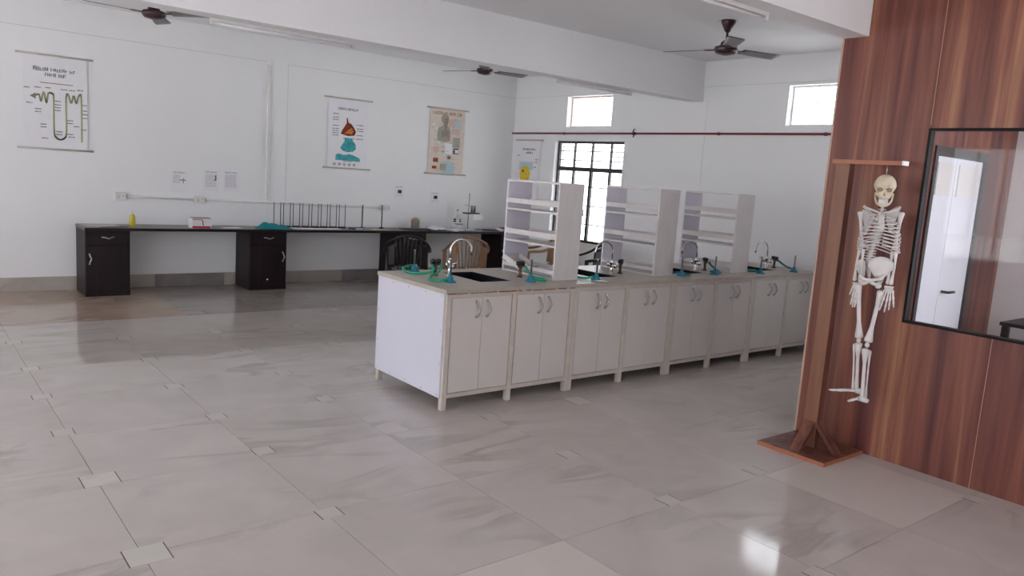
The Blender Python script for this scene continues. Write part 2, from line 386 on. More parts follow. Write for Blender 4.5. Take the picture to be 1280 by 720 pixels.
for x, y, k in INS:
    o = D.objects.new('tile_insert', ins[k][0]); COL.objects.link(o); o.parent = fl; o.location = (x, y, 0)
    q = D.objects.new('insert_joint', ins[k][1]); COL.objects.link(q); q.parent = o

# skirting
bb = struct(bx(XL, XR, YB-.006, YB, 0, .15).build('baseboard_back', M['grout']), 'stone tile skirting under the dark desks')
x = .05; i = 0
while x < XR-.05:
    x1 = min(x+.83, XR)
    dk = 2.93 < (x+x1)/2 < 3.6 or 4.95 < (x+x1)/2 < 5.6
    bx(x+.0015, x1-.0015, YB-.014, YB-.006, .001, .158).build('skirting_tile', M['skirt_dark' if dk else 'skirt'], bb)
    x = x1; i += 1
br = struct(bx(XR-.006, XR, 2.9, YB-.014, 0, .15).build('baseboard_right', M['grout']), 'stone tile skirting under the windows')
y = 2.9
while y < YB-.1:
    y1 = min(y+.83, YB-.015)
    bx(XR-.014, XR-.006, y+.0015, y1-.0015, .001, .158).build('skirting_tile', M['skirt'], br); y = y1

# windows in the right wall
def window_big():
    y0, y1, z0, z1 = WIN_RIGHT[0]
    wnd = struct(thing('window_1', 'tall barred steel window behind the white racks', 'x'))
    del wnd['category']
    X = XR+.07
    fr = MB()
    t = .035
    fr.box(X, X+.04, y0, y0+t, z0, z1).box(X, X+.04, y1-t, y1, z0, z1).box(X, X+.04, y0+t, y1-t, z0, z0+t).box(X, X+.04, y0+t, y1-t, z1-t, z1)
    fr.build('frame', M['winframe'], wnd)
    zt = 1.80
    bx(X-.002, X+.038, y0+t, y1-t, zt-.03, zt+.03).build('transom', M['winframe'], wnd)
    cols = [8.638, 8.265, 7.885]
    for k, c in enumerate(cols):
        tt = .024 if k == 1 else .016
        bx(X+.001, X+.037, c-tt, c+tt, z0+t, zt-.03).build('mullion', M['winframe'], wnd)
        bx(X+.004, X+.034, c-.012, c+.012, zt+.03, z1-t).build('glazing_bar', M['winframe'], wnd)
    for z in (1.93, 2.065): bx(X+.006, X+.03, y0+t, y1-t, z-.006, z+.006).build('glazing_bar', M['winframe'], wnd)
    for z in (1.545, 1.27, 1.0): bx(X+.006, X+.03, y0+t, y1-t, z-.007, z+.007).build('glazing_bar', M['winframe'], wnd)
    for z in (.88, 1.135, 1.41, 1.66, 1.87, 2.0, 2.13): MB().tube([(X+.1, y0, z), (X+.1, y1, z)], .006, 6).build('guard_bar', M['winframe'], wnd)
    # panes
    ys = [y0+t]+sorted(cols)+[y1-t]
    for a, b in zip(ys, ys[1:]):
        bx(X+.014, X+.018, a, b, z0+t, zt-.03).build('pane', M['glass'], wnd)
        bx(X+.014, X+.018, a, b, zt+.03, z1-t).build('pane', M['glass'], wnd)
    MB().tube([(X-.01, 8.30, 1.12), (X-.05, 8.30, 1.12), (X-.05, 8.30, 1.22)], .008, 6).build('latch', M['winframe'], wnd)
    MB().tube([(X-.01, 8.9, .98), (X-.04, 8.9, .98), (X-.04, 8.9, 1.06)], .008, 6).build('latch', M['winframe'], wnd)
    bx(XR-.03, XR+.07, y0-.01, y1+.01, z0-.03, z0).build('window_sill', M['reveal'], wnd)
window_big()
def ventilator(name, y0, y1, z0, z1, lab, jm):
    v = struct(thing(name, lab, 'x')); del v['category']
    X = XR+.09; t = .02
    MB().box(X, X+.03, y0, y0+t, z0, z1).box(X, X+.03, y1-t, y1, z0, z1).box(X, X+.03, y0+t, y1-t, z0, z0+t).box(X, X+.03, y0+t, y1-t, z1-t, z1).build('frame', M[jm], v)
    for k in range(4): MB().tube([(X+.05, y0, z0+(.2+.2*k)*(z1-z0)), (X+.05, y1, z0+(.2+.2*k)*(z1-z0))], .005, 6).build('guard_bar', M['steel'], v)
    for k in (1, 2): bx(X+.008, X+.02, y0+(y1-y0)*k/3-.005, y0+(y1-y0)*k/3+.005, z0+t, z1-t).build('glazing_bar', M['white'], v)
    for k in range(3): bx(X+.012, X+.015, y0+t+(y1-y0-2*t)*k/3+.004, y0+t+(y1-y0-2*t)*(k+1)/3-.004, z0+t, z1-t).build('pane', M['glass'], v)
ventilator('window_2', *WIN_RIGHT[1], 'small high ventilator window above the tall barred window', 'brickrev')
ventilator('window_3', *WIN_RIGHT[2], 'small high ventilator window next to the wooden partition', 'reveal')
# unseen left and near windows, plus office and hidden ones added for light: plain frames with mullions
def plain_window(name, axis, pos, u0, u1, z0, z1):
    v = struct(thing(name, 'large unseen steel framed side window letting in daylight', 'x')); del v['category']
    def b(ua, ub, za, zb, nm):
        (bx(pos, pos+.04, ua, ub, za, zb) if axis == 'x' else bx(ua, ub, pos, pos+.04, za, zb)).build(nm, M['winframe'], v)
    b(u0, u0+.04, z0, z1, 'frame'); b(u1-.04, u1, z0, z1, 'frame'); b(u0+.04, u1-.04, z0, z0+.04, 'frame'); b(u0+.04, u1-.04, z1-.04, z1, 'frame')
    for k in (1, 2, 3): b(u0+(u1-u0)*k/4-.015, u0+(u1-u0)*k/4+.015, z0+.04, z1-.04, 'mullion')
n = 4
for h in WIN_LEFT: plain_window('window_%d' % n, 'x', XL-.1, *h); n += 1
for h in WIN_NEAR: plain_window('window_%d' % n, 'y', YN-.1, *h); n += 1
plain_window('window_%d' % n, 'x', XR+.08, *WIN_RIGHT[3]); n += 1  # unseen office window, added to brighten the white door
plain_window('window_%d' % n, 'x', XR+.08, *WIN_RIGHT[4]); n += 1  # hidden behind the partition, added to brighten the far bench and floor

# ------------------------------------------------------------------ wooden office partition
GY0, GY1, GZ0, GZ1 = .45, 2.187, .905, 2.10
pt = struct(thing('wall_partition', 'walnut laminate office partition with a black framed glass window', 'x')); del pt['category']
def wp(y0, y1, z0, z1): bx(XP, XP+.06, y0+.001, y1-.001, z0, z1).build('panel', M['wood'], pt)
wp(GY1, 2.81, 0, 2.68); wp(GY1, 2.647, 2.68, ZC)
wp(1.672, GY1, 0, GZ0); wp(GY0, 1.672, 0, GZ0); wp(1.0, GY1, GZ1, ZC); wp(GY0, 1.0, GZ1, ZC)
wp(-.77, GY0, 0, ZC); wp(-1.99, -.77, 0, ZC); wp(YN, -1.99, 0, ZC)
wood_line = mat('pale_panel_joint', srgb(176, 122, 96), .6)
for y, za, zb in ((1.672, 0, GZ0), (GY1-.001, GZ1+.02, ZC), (1.0, GZ1, ZC)):
    bx(XP-.0012, XP, y-.002, y+.002, za, zb).build('joint_strip', wood_line, pt)
bx(XP-.002, XP+.062, 2.81, 2.822, 0, 2.68).build('edge_band', mat('beige_edge_band', srgb(190, 160, 138), .5), pt)
t = .015
wf = struct(thing('window_20', 'black framed glass window in the wooden partition', 'x')); del wf['category']
MB().box(XP-.012, XP+.045, GY1-t, GY1, GZ0, GZ1).box(XP-.012, XP+.045, GY0, GY0+t, GZ0, GZ1).box(XP-.012, XP+.045, GY0+t, GY1-t, GZ0, GZ0+t).box(XP-.012, XP+.045, GY0+t, GY1-t, GZ1-t, GZ1).build('frame', M['blackframe'], wf)
bx(XP+.026, XP+.031, GY0+t, GY1-t, GZ0+t, GZ1-t).build('pane', M['glasspane'], wf)
# office side wall with the white door
DX0, DX1, DZ = 6.36, 7.37, 2.10
ow = struct(thing('wall_office', 'walnut panelled wall inside the office', 'x')); del ow['category']
for x0, x1 in ((XP+.06, 5.7), (5.7, DX0), (DX1, XR)): bx(x0+.001, x1-.001, 2.75, 2.81, 0, 2.68).build('panel', M['wood'], ow)
bx(DX0, DX1, 2.75, 2.81, DZ, 2.68).build('panel', M['wood'], ow)
dr = struct(thing('door_1', 'white double leaf door seen through the office glass', 'x')); del dr['category']
MB().box(DX0, DX0+.05, 2.735, 2.81, 0, DZ).box(DX1-.05, DX1, 2.735, 2.81, 0, DZ).box(DX0+.05, DX1-.05, 2.735, 2.81, DZ-.07, DZ).build('door_frame', M['winframe'], dr)
for a, b in ((DX0+.052, 6.80), (6.806, DX1-.052)):
    lf = bx(a, b, 2.755, 2.79, .01, DZ-.075).build('door_leaf', M['officedoor'], dr, bevel=.004)
    bx(a+.05, b-.05, 2.748, 2.755, 1.72, 1.98).build('door_panel', M['white'], lf)
MB().tube([(6.86, 2.755, .93), (6.86, 2.70, .93), (6.98, 2.70, .93)], .011, 8).build('door_handle', M['blackmetal'], dr)

# ------------------------------------------------------------------ long white lab bench
IX, MODW, IYF, IYB, IZ = 2.95, 1.188, 4.31, 5.24, .85
def handle_mesh():
    mb = MB()
    p = [(-.006, -.004, -.056), (-.006, -.014, -.053), (-.004, -.026, -.03), (.006, -.03, 0), (-.004, -.026, .03), (-.008, -.014, .053), (-.008, -.004, .056)]
    mb.tube(bez(p, 5), [.005]*3+[.0075]*25+[.005]*3, 8)
    for z in (-.056, .056): mb.lathe([(.009, 0), (.009, .004)], (-.007, 0, z), 10, Matrix.Rotation(pi/2, 3, 'X'))
    return mb.mesh('handle', M['handle'])
HM = handle_mesh()
labs = ['white bench cabinet at the near end of the island with a blank end panel', 'second white bench cabinet from the near end, between the first and second racks',
        'third white bench cabinet from the near end, between second and third racks', 'white bench cabinet at the far end of the island beside the partition']
for k in range(4):
    x0 = IX+MODW*k; c = thing('bench_cabinet', labs[k], 'cabinet', (x0, IYF, 0), 0, 'white cabinets under the island worktop')
    W, DP, H = MODW, IYB-IYF, IZ-.031
    MB().box(.04, W-.04, .016, DP-.016, .10, .115).box(.04, W-.04, DP-.03, DP-.016, .115, H-.012).box(.04, .05, .016, DP-.03, .115, H-.012).box(W-.05, W-.04, .016, DP-.03, .115, H-.012).box(W/2-.006, W/2+.006, .016, DP-.03, .115, .58).box(.05, W-.05, .0165, .02, .115, H-.012).build('body', M['door'], c)
    for lx in (0, W/2-.02, W-.04):
        for ly in (0, DP-.04): bx(lx, lx+.0395, ly, ly+.04, 0, H).build('leg', M['frame'], c, bevel=.003)
    for ly in (0.002, DP-.036):
        for za, zb, nm in ((.085, .115, 'bottom_rail'), (.795, H, 'top_rail')):
            bx(.04, W/2-.02, ly, ly+.034, za, zb).build(nm, M['frame'], c); bx(W/2+.02, W-.04, ly, ly+.034, za, zb).build(nm, M['frame'], c)
    for sx in (.0, W-.034):
        bx(sx+.002, sx+.032, .04, DP-.04, .085, .115).build('side_rail', M['frame'], c)
    for s0, s1 in ((.04, W/2-.0205), (W/2+.0205, W-.04)):
        mid = (s0+s1)/2
        for q, (a, b) in enumerate(((s0+.006, mid-.0015), (mid+.0015, s1-.006))):
            d = bx(a, b, .004, .016, .12, .789).build('door', M['door'], c, bevel=.0015)
            h = D.objects.new('handle', HM); COL.objects.link(h); h.parent = d
            h.location = ((b-.045) if q == 0 else (a+.045), .004, .705)
    if k == 0:
        ep = bx(-.012, -.0005, .02, DP-.001, .088, H).build('end_panel', M['panel'], c, bevel=.002)
        ep['label'] = 'bluish white end panel with small screws'
        for sy in (.05, .25, .48, .7, .89):
            for sz in (.11, .8):
                MB().lathe([(.005, 0), (.005, .003)], (0, 0, 0), 8, Matrix.Rotation(-pi/2, 3, 'Y')).build('screw', M['steel'], ep, loc=(-.012, sy, sz))
        for sy in (.04, .9):
            for sz in (.33, .56): MB().lathe([(.005, 0), (.005, .003)], (0, 0, 0), 8, Matrix.Rotation(-pi/2, 3, 'Y')).build('screw', M['steel'], ep, loc=(-.012, sy, sz))
SINKS = [(3.42, 3.72), (4.585, 4.885), (5.775, 6.075), (6.965, 7.265)]
SY0, SY1 = 4.57, 5.09
tp = MB(); xs = IX-.015
for a, b in SINKS:
    tp.box(xs, a, IYF-.01, IYB+.01, IZ-.03, IZ); tp.box(a, b, IYF-.01, SY0, IZ-.03, IZ); tp.box(a, b, SY1, IYB+.01, IZ-.03, IZ); xs = b
tp.box(xs, IX+4*MODW+.01, IYF-.01, IYB+.01, IZ-.03, IZ)
wt = tag(tp.build('bench_worktop', M['top']), 'long beige stone worktop running over the white bench cabinets', 'worktop')
rs = MB(); xx = IX
while xx < IX+1.17:
    ln = random.uniform(.02, .16)
    rs.box(xx, xx+ln, IYF-.0115, IYF-.0095, IZ-.032+random.uniform(0, .002), IZ-.026+random.uniform(0, .004)); xx += ln+random.uniform(.0, .05)
rs.build('chipped_edge', M['rust'], wt)
for k, (a, b) in enumerate(SINKS):
    s = MB(); s.box(a+.002, a+.012, SY0+.002, SY1-.002, IZ-.24, IZ-.001).box(b-.012, b-.002, SY0+.002, SY1-.002, IZ-.24, IZ-.001)
    s.box(a+.012, b-.012, SY0+.002, SY0+.012, IZ-.24, IZ-.001).box(a+.012, b-.012, SY1-.012, SY1-.002, IZ-.24, IZ-.001).box(a+.012, b-.012, SY0+.012, SY1-.012, IZ-.25, IZ-.235)
    e = thing('lab_sink', ['black sink set in the worktop nearest the bench end', 'black sink just beyond the first white rack', 'black sink just beyond the second white rack', 'black sink beyond the third rack near the partition'][k], 'sink', (0, 0, 0), 0, 'black sinks in the island')
    s.build('basin', M['sink'], e); MB().lathe([(.028, 0), (.028, .004), (.012, .005)], ((a+b)/2, 4.83, IZ-.235), 12).build('drain', M['steel'], e)

# racks standing across the bench
def make_rack(loc, label, lab_far):
    r = thing('reagent_rack', label, 'rack', loc, 0, 'white reagent racks on the island')
    W, L, H = .26, .66, .765
    bx(0, W, 0, .018, 0, H).build('side_panel', M['rack'], r, bevel=.002)
    bx(0, W, L-.018, L, 0, H).build('side_panel', M['rack_in'], r, bevel=.002)
    for z, r0, r1 in ((.012, .045, .075), (.268, .318, .362), (.528, .572, .612)):
        bx(.004, W-.004, .019, L-.019, max(.0005, z-.012), z).build('shelf', M['rack'], r)
        bx(.0, .0035, .0185, L-.0185, max(.0005, z-.014), z+.002).build('shelf_edge', M['rack'], r)
        for xa in (.0, W-.01): bx(xa, xa+.01, .0185, L-.0185, r0, r1).build('guard_rail', M['rack'], r)
    bx(.0, .012, .0185, L-.0185, H-.016, H).build('top_rail', M['rack'], r)
    bx(W-.012, W, .0185, L-.0185, H-.016, H).build('top_rail', M['rack'], r)
    return r
rk = make_rack((4.075, 4.5, IZ), 'white three-shelf rack nearest the bench end, holding papers at its foot', 0)
dup(rk, (5.272, 4.515, IZ), label='middle one of the three white racks on the bench')
dup(rk, (6.415, 4.515, IZ), label='white three-shelf rack farthest along the bench, next to the last faucet')

# faucets
def make_faucet(label):
    f = thing('gooseneck_faucet', label, 'faucet', (0, 0, 0), 0, 'gooseneck lab faucets')
    MB().lathe([(.026, 0), (.026, .008), (.016, .014), (.014, .09), (.018, .095), (.018, .12), (.012, .128)], n=14).build('base', M['chrome'], f)
    MB().tube([(-.06, 0, .075), (.06, 0, .075)], .011, 10).build('cross_pipe', M['chrome'], f)
    for sx in (-1, 1):
        h = MB().lathe([(.014, 0), (.014, .03), (.01, .034)], (sx*.06, 0, .062), 12).build('valve', M['chrome'], f)
        MB().tube([(sx*.06, 0, .1), (sx*.075, -.035, .112)], .006, 8).build('lever', M['chrome'], h)
    p = [(0, 0, .12), (0, 0, .2)]+[(0, -(.085-.085*math.cos(a)), .2+.085*math.sin(a)) for a in [pi*i/10 for i in range(1, 11)]]+[(0, -.172, .165)]
    MB().tube(p, .008, 10).build('spout', M['chrome'], f)
    return f
fa = make_faucet('silver gooseneck faucet arching over the sink nearest the bench end')
fa.location = (3.36, 4.9, IZ); fa.rotation_euler = (0, 0, pi/2-.25)
dup(fa, (4.93, 4.70, IZ), -pi/2-.3, 'silver gooseneck faucet standing in front of the middle rack')
dup(fa, (6.12, 4.72, IZ), -pi/2-.3, 'silver gooseneck faucet standing in front of the farthest rack')
dup(fa, (7.31, 4.72, IZ), -pi/2-.2, 'silver gooseneck faucet standing free beyond the farthest rack')

# gas taps
def make_tap(label):
    g = thing('gas_tap', label, 'gas tap', (0, 0, 0), 0, 'black knobbed gas taps on the island')
    MB().lathe([(.026, 0), (.026, .006), (.013, .012), (.012, .07), (.016, .075), (.016, .09), (.006, .095)], n=12).build('stem', M['brass'], g)
    for s in (-1, 1):
        a = MB().tube([(0, 0, .08), (s*.03, 0, .085), (s*.042, -.01, .085)], .008, 8).build('outlet', M['brass'], g)
        MB().lathe([(.008, 0), (.021, .006), (.021, .03), (.015, .036)], (s*.026, 0, .09), 12).build('knob', M['black'], a)
    return g
ta = make_tap('black knobbed gas tap with green hoses nearest the bench end')
TAPS = [(3.27, 4.96), (3.93, 4.74), (5.06, 4.72), (6.26, 4.72), (7.46, 4.72)]
ta.location = (*TAPS[0], IZ)
TL = ['', 'black knobbed gas tap at the foot of the nearest rack', 'black knobbed gas tap at the foot of the middle rack', 'black knobbed gas tap at the foot of the farthest rack', 'black knobbed gas tap beside the last free standing faucet']
for i in range(1, 5): dup(ta, (*TAPS[i], IZ), .3*i, TL[i])
# burners
def make_burner(label):
    b = thing('bunsen_burner', label, 'burner', (0, 0, 0), 0, 'teal bunsen burners on the island')
    MB().lathe([(.045, 0), (.045, .008), (.03, .014), (.018, .032), (.014, .05), (.010, .056)], n=18).build('base', M['teal'], b)
    MB().lathe([(.0075, .05), (.0075, .165), (.009, .166), (.009, .172), (.005, .172)], n=10).build('barrel', M['steel'], b)
    MB().tube([(.01, 0, .03), (.05, 0, .026)], .006, 8).build('inlet', M['teal'], b)
    return b
BURN = [(3.21, 5.17, 0), (3.18, 4.62, 0), (3.84, 4.50, 1), (4.5, 4.45, 1), (5.60, 4.47, 2), (6.09, 4.47, 3), (6.76, 4.42, 3), (7.36, 4.42, 4)]
BL = ['teal bunsen burner at the back corner of the bench end', 'teal bunsen burner at the front left of the nearest sink', 'teal bunsen burner between the nearest sink and the nearest rack',
      'teal bunsen burner just beyond the nearest rack beside loose papers', 'teal bunsen burner just beyond the middle rack', 'teal bunsen burner just before the farthest rack',
      'teal bunsen burner just beyond the farthest rack', 'last teal bunsen burner along the bench, by the partition']
bu = make_burner(BL[0]); bu.location = (BURN[0][0], BURN[0][1], IZ)
for i in range(1, 8): dup(bu, (BURN[i][0], BURN[i][1], IZ), .5*i, BL[i])
HL = ['green rubber hose looping to the back corner burner', 'green rubber hose running to the burner left of the nearest sink', 'green rubber hose curling in front of the nearest rack', 'green rubber hose lying by the loose papers beyond the nearest rack',
      'teal rubber hose coiled beyond the middle rack', 'teal rubber hose running up to the tap by the farthest rack', 'teal rubber hose lying just beyond the farthest rack', 'dark teal hose drooping from the last tap to the last burner']
for i, (bxx, byy, ti) in enumerate(BURN):
    tx, ty = TAPS[ti]; z = IZ+.012
    a = Vector((bxx, byy, IZ+.026)); t = Vector((tx, ty, IZ+.085))
    if i == 0: pts = [a+Vector((.03, .02, 0)), (3.26, 5.23, z+.03), (3.14, 5.21, z+.02), (3.10, 5.1, z), (3.19, 5.0, z), (3.25, 4.95, z+.03), t+Vector((-.042, -.01, 0))]
    elif i == 1: pts = [a+Vector((-.03, 0, 0)), (3.08, 4.62, z), (3.08, 4.74, z), (3.17, 4.86, z), (3.27, 4.90, z+.03), t+Vector((.042, -.012, 0))]
    elif i == 2: pts = [a+Vector((.03, 0, 0)), (3.95, 4.46, z), (4.02, 4.54, z), (3.97, 4.64, z+.01), t+Vector((.042, -.015, 0))]
    elif i == 3: pts = [a+Vector((-.03, .01, 0)), (4.42, 4.5, z), (4.40, 4.6, z), (4.46, 4.68, z), (4.5, 4.74, z)]
    elif i == 4: pts = [a+Vector((.03, 0, 0)), (5.70, 4.46, z), (5.72, 4.56, z), (5.62, 4.6, z), (5.58, 4.54, z+.01)]
    elif i == 5: pts = [a+Vector((.03, 0, 0)), (6.19, 4.48, z), (6.28, 4.56, z), (6.29, 4.66, z+.04), t+Vector((.042, -.015, 0))]
    elif i == 6: pts = [a+Vector((-.03, .01, 0)), (6.71, 4.5, z), (6.78, 4.58, z), (6.88, 4.56, z)]
    else: pts = [a+Vector((.02, .03, 0)), (7.44, 4.44, z), (7.5, 4.5, z), (7.5, 4.6, z+.02), t+Vector((.042, -.01, 0))]
    tag(MB().tube(bez(pts, 8), .0095, 8).build('rubber_hose', M['green' if i < 4 else 'tealhose']), HL[i], 'hose', 'rubber gas hoses on the island')

# loose papers and tray on the bench
def sheet(name, cx, cy, z, wx, wy, rz, m_, label, cat, curl=.01, tilt=0, group=None):
    mb = MB(); ph = random.random()*6
    mb.grid(lambda u, v: ((u-.5)*wx, (v-.5)*wy, curl*(.6*math.sin(u*2.7+ph)**2+.4*v*v)+tilt*(v-.5)), 8, 6, (0, 0, .0012))
    o = mb.build(name, m_); o.location = (cx, cy, z); o.rotation_euler = (0, 0, rz)
    return tag(o, label, cat, group)
sheet('paper_sheet', 4.47, 4.36, IZ+.001, .1, .07, .3, M['paper'], 'small white paper scrap on the worktop beside the burner past the nearest rack', 'paper')
sheet('paper_sheet', 4.46, 4.98, IZ+.001, .2, .28, .2, M['paper'], 'white paper sheet beside the second sink', 'paper', .02)
sheet('paper_sheet', 4.21, 4.72, IZ+.0165, .2, .26, .15, M['paper'], 'white paper sheet in the foot of the nearest rack', 'paper', .03)
ty_ = thing('open_tray', 'open white tray tilted on the foot of the nearest rack', 'tray', (4.10, 4.98, IZ+.066), .1)
ty_.rotation_euler = (.35, 0, .1)
MB().box(-.07, .1, -.11, .11, 0, .006).build('bottom', M['rack'], ty_)
for a in ((-.076, -.07, -.11, .11, 0, .045), (.1, .106, -.11, .11, 0, .045), (-.076, .106, -.116, -.11, 0, .045), (-.076, .106, .11, .116, 0, .045)): bx(*a).build('side', M['rack'], ty_)

# ------------------------------------------------------------------ dark wall desk
DZT, DYF = .765, 9.5
tag(bx(1.685, 7.955, DYF-.012, YB-.016, DZT-.032, DZT).build('desk_worktop', M['dark_top']), 'long dark brown desk top running along the chart wall', 'worktop')
bx(1.685, 7.955, DYF-.0145, DYF-.0122, DZT-.033, DZT-.001).build('front_edge', M['dark'], D.objects['desk_worktop'])
dl = ['dark wenge desk cabinet at the left end, its handle on the left', 'dark wenge desk cabinet under the teal cloth, its handle on the right', 'dark wenge desk cabinet behind the black plastic chair', 'dark wenge desk cabinet in the room corner']
for k, (x0, x1, hs) in enumerate(((1.69, 2.145, 0), (3.515, 3.985, 1), (5.61, 6.08, 1), (7.44, 7.92, 0))):
    c = thing('desk_cabinet', dl[k], 'cabinet', (x0, DYF, 0), 0, 'dark cabinets under the wall desk'); W = x1-x0
    bx(0, W, .018, YB-.02-DYF, 0, DZT-.033).build('body', M['dark'], c)
    bx(.0, W, .004, .018, .0, .065).build('plinth', M['dark'], c)
    dr_ = bx(.004, W-.004, 0, .017, .575, DZT-.04).build('drawer', M['dark'], c, bevel=.002)
    h = D.objects.new('handle', HM); COL.objects.link(h); h.parent = dr_; h.location = (W/2, 0, .655); h.rotation_euler = (0, pi/2, 0)
    do = bx(.004, W-.004, 0, .017, .07, .569).build('door', M['dark'], c, bevel=.002)
    h = D.objects.new('handle', HM); COL.objects.link(h); h.parent = do; h.location = (.05 if hs == 0 else W-.045, 0, .42)
    if k == 1: MB().lathe([(.009, 0), (.009, .006)], (0, 0, 0), 10, Matrix.Rotation(pi/2, 3, 'X')).build('lock', M['chrome'], do, loc=(W*.48, 0, .13))

# things on the desk
Z = DZT
b = thing('squeeze_bottle', 'small yellow bottle near the left end of the desk', 'bottle', (2.24, 9.82, Z))
MB().lathe([(.030, 0), (.033, .01), (.033, .1), (.024, .125), (.012, .135)], n=16).build('body', M['yellow'], b)
MB().lathe([(.015, .133), (.015, .158), (.007, .162), (.005, .18)], n=12).build('cap', M['white'], b)
c = thing('carton_box', 'white cardboard box with crimson stripe on the desk', 'box', (2.95, 9.64, Z), .06)
bx(-.115, .115, -.07, .07, 0, .115).build('body', M['white'], c, bevel=.002)
bx(-.116, .10, -.0715, -.0702, .004, .026).build('stripe', M['redbox'], c)
bx(-.116, .0, -.0715, -.0702, .1, .108).build('stripe', M['redbox'], c)
MB().prism([(-.005, .1), (.007, .1), (.02, .034), (.008, .034)], 'y', -.0718, -.0705).build('printed_mark', M['redbox'], c)
MB().box(-.1, .11, -.06, .06, .1152, .122).build('lid_flap', M['papergrey'], c)
# teal cloth heap
mb = MB()
def cloth(u, v):
    x = (u-.5)*.44; y = (v-.5)*.22; e = max(0, 1-(2*abs(u-.5))**3)*max(0, 1-(2*abs(v-.5))**3)
    return (x+.02*math.sin(9*v), y+.015*math.sin(11*u), .004+e*(.035+.03*math.exp(-((u-.3)/.18)**2)+.012*math.sin(u*17+v*6)+.01*math.sin(v*15-u*4)))
mb.grid(cloth, 26, 14, (0, 0, -.003)); o = mb.build('cloth_heap', M['tealcloth']); o.location = (3.86, 9.63, Z+.002); tag(o, 'crumpled teal cloth lying on the desk', 'cloth')
# twin-rod stands
def make_rods(label):
    s = thing('rod_stand', label, 'stand', (0, 0, 0), 0, 'thin twin-rod stands on the desk')
    MB().box(-.054, .054, -.035, .035, 0, .012).build('base', M['blackmetal'], s, bevel=.002)
    for x in (-.045, .045): MB().tube([(x, 0, .01), (x, 0, .325)], .005, 6).build('rod', M['blackmetal'], s)
    bx(-.05, .05, -.012, .012, .012, .022).build('clamp', M['black'], s)
    return s
ORD = ['leftmost', 'second', 'third', 'fourth', 'fifth', 'sixth', 'seventh', 'eighth']
RX = [3.995, 4.123, 4.251, 4.379, 4.507, 4.635, 4.765, 4.893]
rs0 = make_rods('leftmost thin twin-rod metal stand, right behind the teal cloth'); rs0.location = (RX[0], 9.86, Z)
for i in range(1, 8): dup(rs0, (RX[i], 9.86-.008*i, Z), random.uniform(-.08, .1), 'thin twin-rod metal stand, %s from the left in the close row' % ORD[i])
dup(rs0, (5.22, 9.84, Z), .95, 'thin twin-rod metal stand standing apart right of the close row')
dup(rs0, (5.53, 9.84, Z), 1.0, 'rightmost thin twin-rod metal stand, beside the cream paper')
sheet('paper_sheet', 4.42, 9.66, Z+.001, .75, .16, .02, M['paper'], 'long white paper strip spread before the twin-rod stands', 'paper', .006)
bk = thing('notebook', 'dark blue notebook standing askew right of the rod stands', 'book', (5.04, 9.68, Z), .5)
bx(-.09, .09, -.06, .06, 0, .022).build('cover', M['bluebook'], bk); bx(-.087, .087, -.062, .056, .004, .018).build('pages', M['paper'], bk)
sheet('paper_sheet', 5.4, 9.63, Z+.001, .26, .14, 0, M['cream'], 'cream paper sheet below the rightmost rod stand', 'paper', .004)
sheet('paper_sheet', 3.33, 9.66, Z+.001, .24, .15, .1, M['paper'], 'pale paper sheet between the box and the teal cloth', 'paper', .004)
# flat things at left end
def flat(name, x, y, wx, wy, h, rz, m_, label, cat='folder'):
    o = bx(-wx/2, wx/2, -wy/2, wy/2, 0, h).build(name, m_, bevel=.001); o.location = (x, y, Z+.0005); o.rotation_euler = (0, 0, rz); return tag(o, label, cat)
flat('folder', 1.90, 9.74, .32, .22, .008, .1, M['postergrey'], 'grey flat folder lying at the left end of the desk')
flat('ruler', 2.0, 9.58, .3, .03, .006, .25, M['darkbook'], 'black ruler lying at the left end of the desk', 'ruler')
# papers and books to the right
flat('folder', 6.02, 9.72, .42, .24, .012, -.2, M['darkbook'], 'black folder lying in front of the grey-brown bust')
sheet('paper_sheet', 6.25, 9.64, Z+.014, .3, .21, .2, M['paper'], 'white paper lying across the black folder', 'paper', .045)
flat('notebook', 6.44, 9.8, .26, .19, .03, .15, M['bluebook'], 'blue-grey notebook left of the white instrument', 'book')
sheet('paper_sheet', 6.5, 9.575, Z+.001, .3, .2, -.2, M['paper'], 'white paper in front of the white instrument', 'paper', .045)
o = MB().lathe([(.062, 0), (.066, .02), (.06, .07), (.066, .1), (.058, .135), (.035, .155), (.004, .162)], n=18).build('clay_bust', M['clay']); o.location = (6.13, 9.9, Z); tag(o, 'grey-brown rounded clay bust at the back of the desk', 'bust')
# white instrument with knobs
mi = thing('bench_instrument', 'white upright instrument with two dark knobs beside the retort stand', 'instrument', (6.775, 9.72, Z), -.2)
mi.scale = (1.25, 1.25, 1.0)
bx(-.055, .055, -.08, .08, 0, .02).build('base', M['white'], mi, bevel=.004)
MB().prism([(.06, .02), (.06, .2), (.02, .24), (-.02, .24), (.015, .19), (.015, .02)], 'x', -.02, .02).build('arm', M['white'], mi)
MB().tube([(0, -.02, .17), (0, .03, .29)], [.018, .016], 10).build('tube', M['white'], mi)
MB().tube([(0, .026, .28), (0, .036, .305)], .013, 10).build('eyepiece', M['black'], mi)
for z in (.13, .16): MB().tube([(-.045, .035, z), (.045, .035, z)], .012, 10).build('knob', M['black'], mi)
bx(-.04, .04, -.06, .02, .09, .098).build('stage', M['blackmetal'], mi)
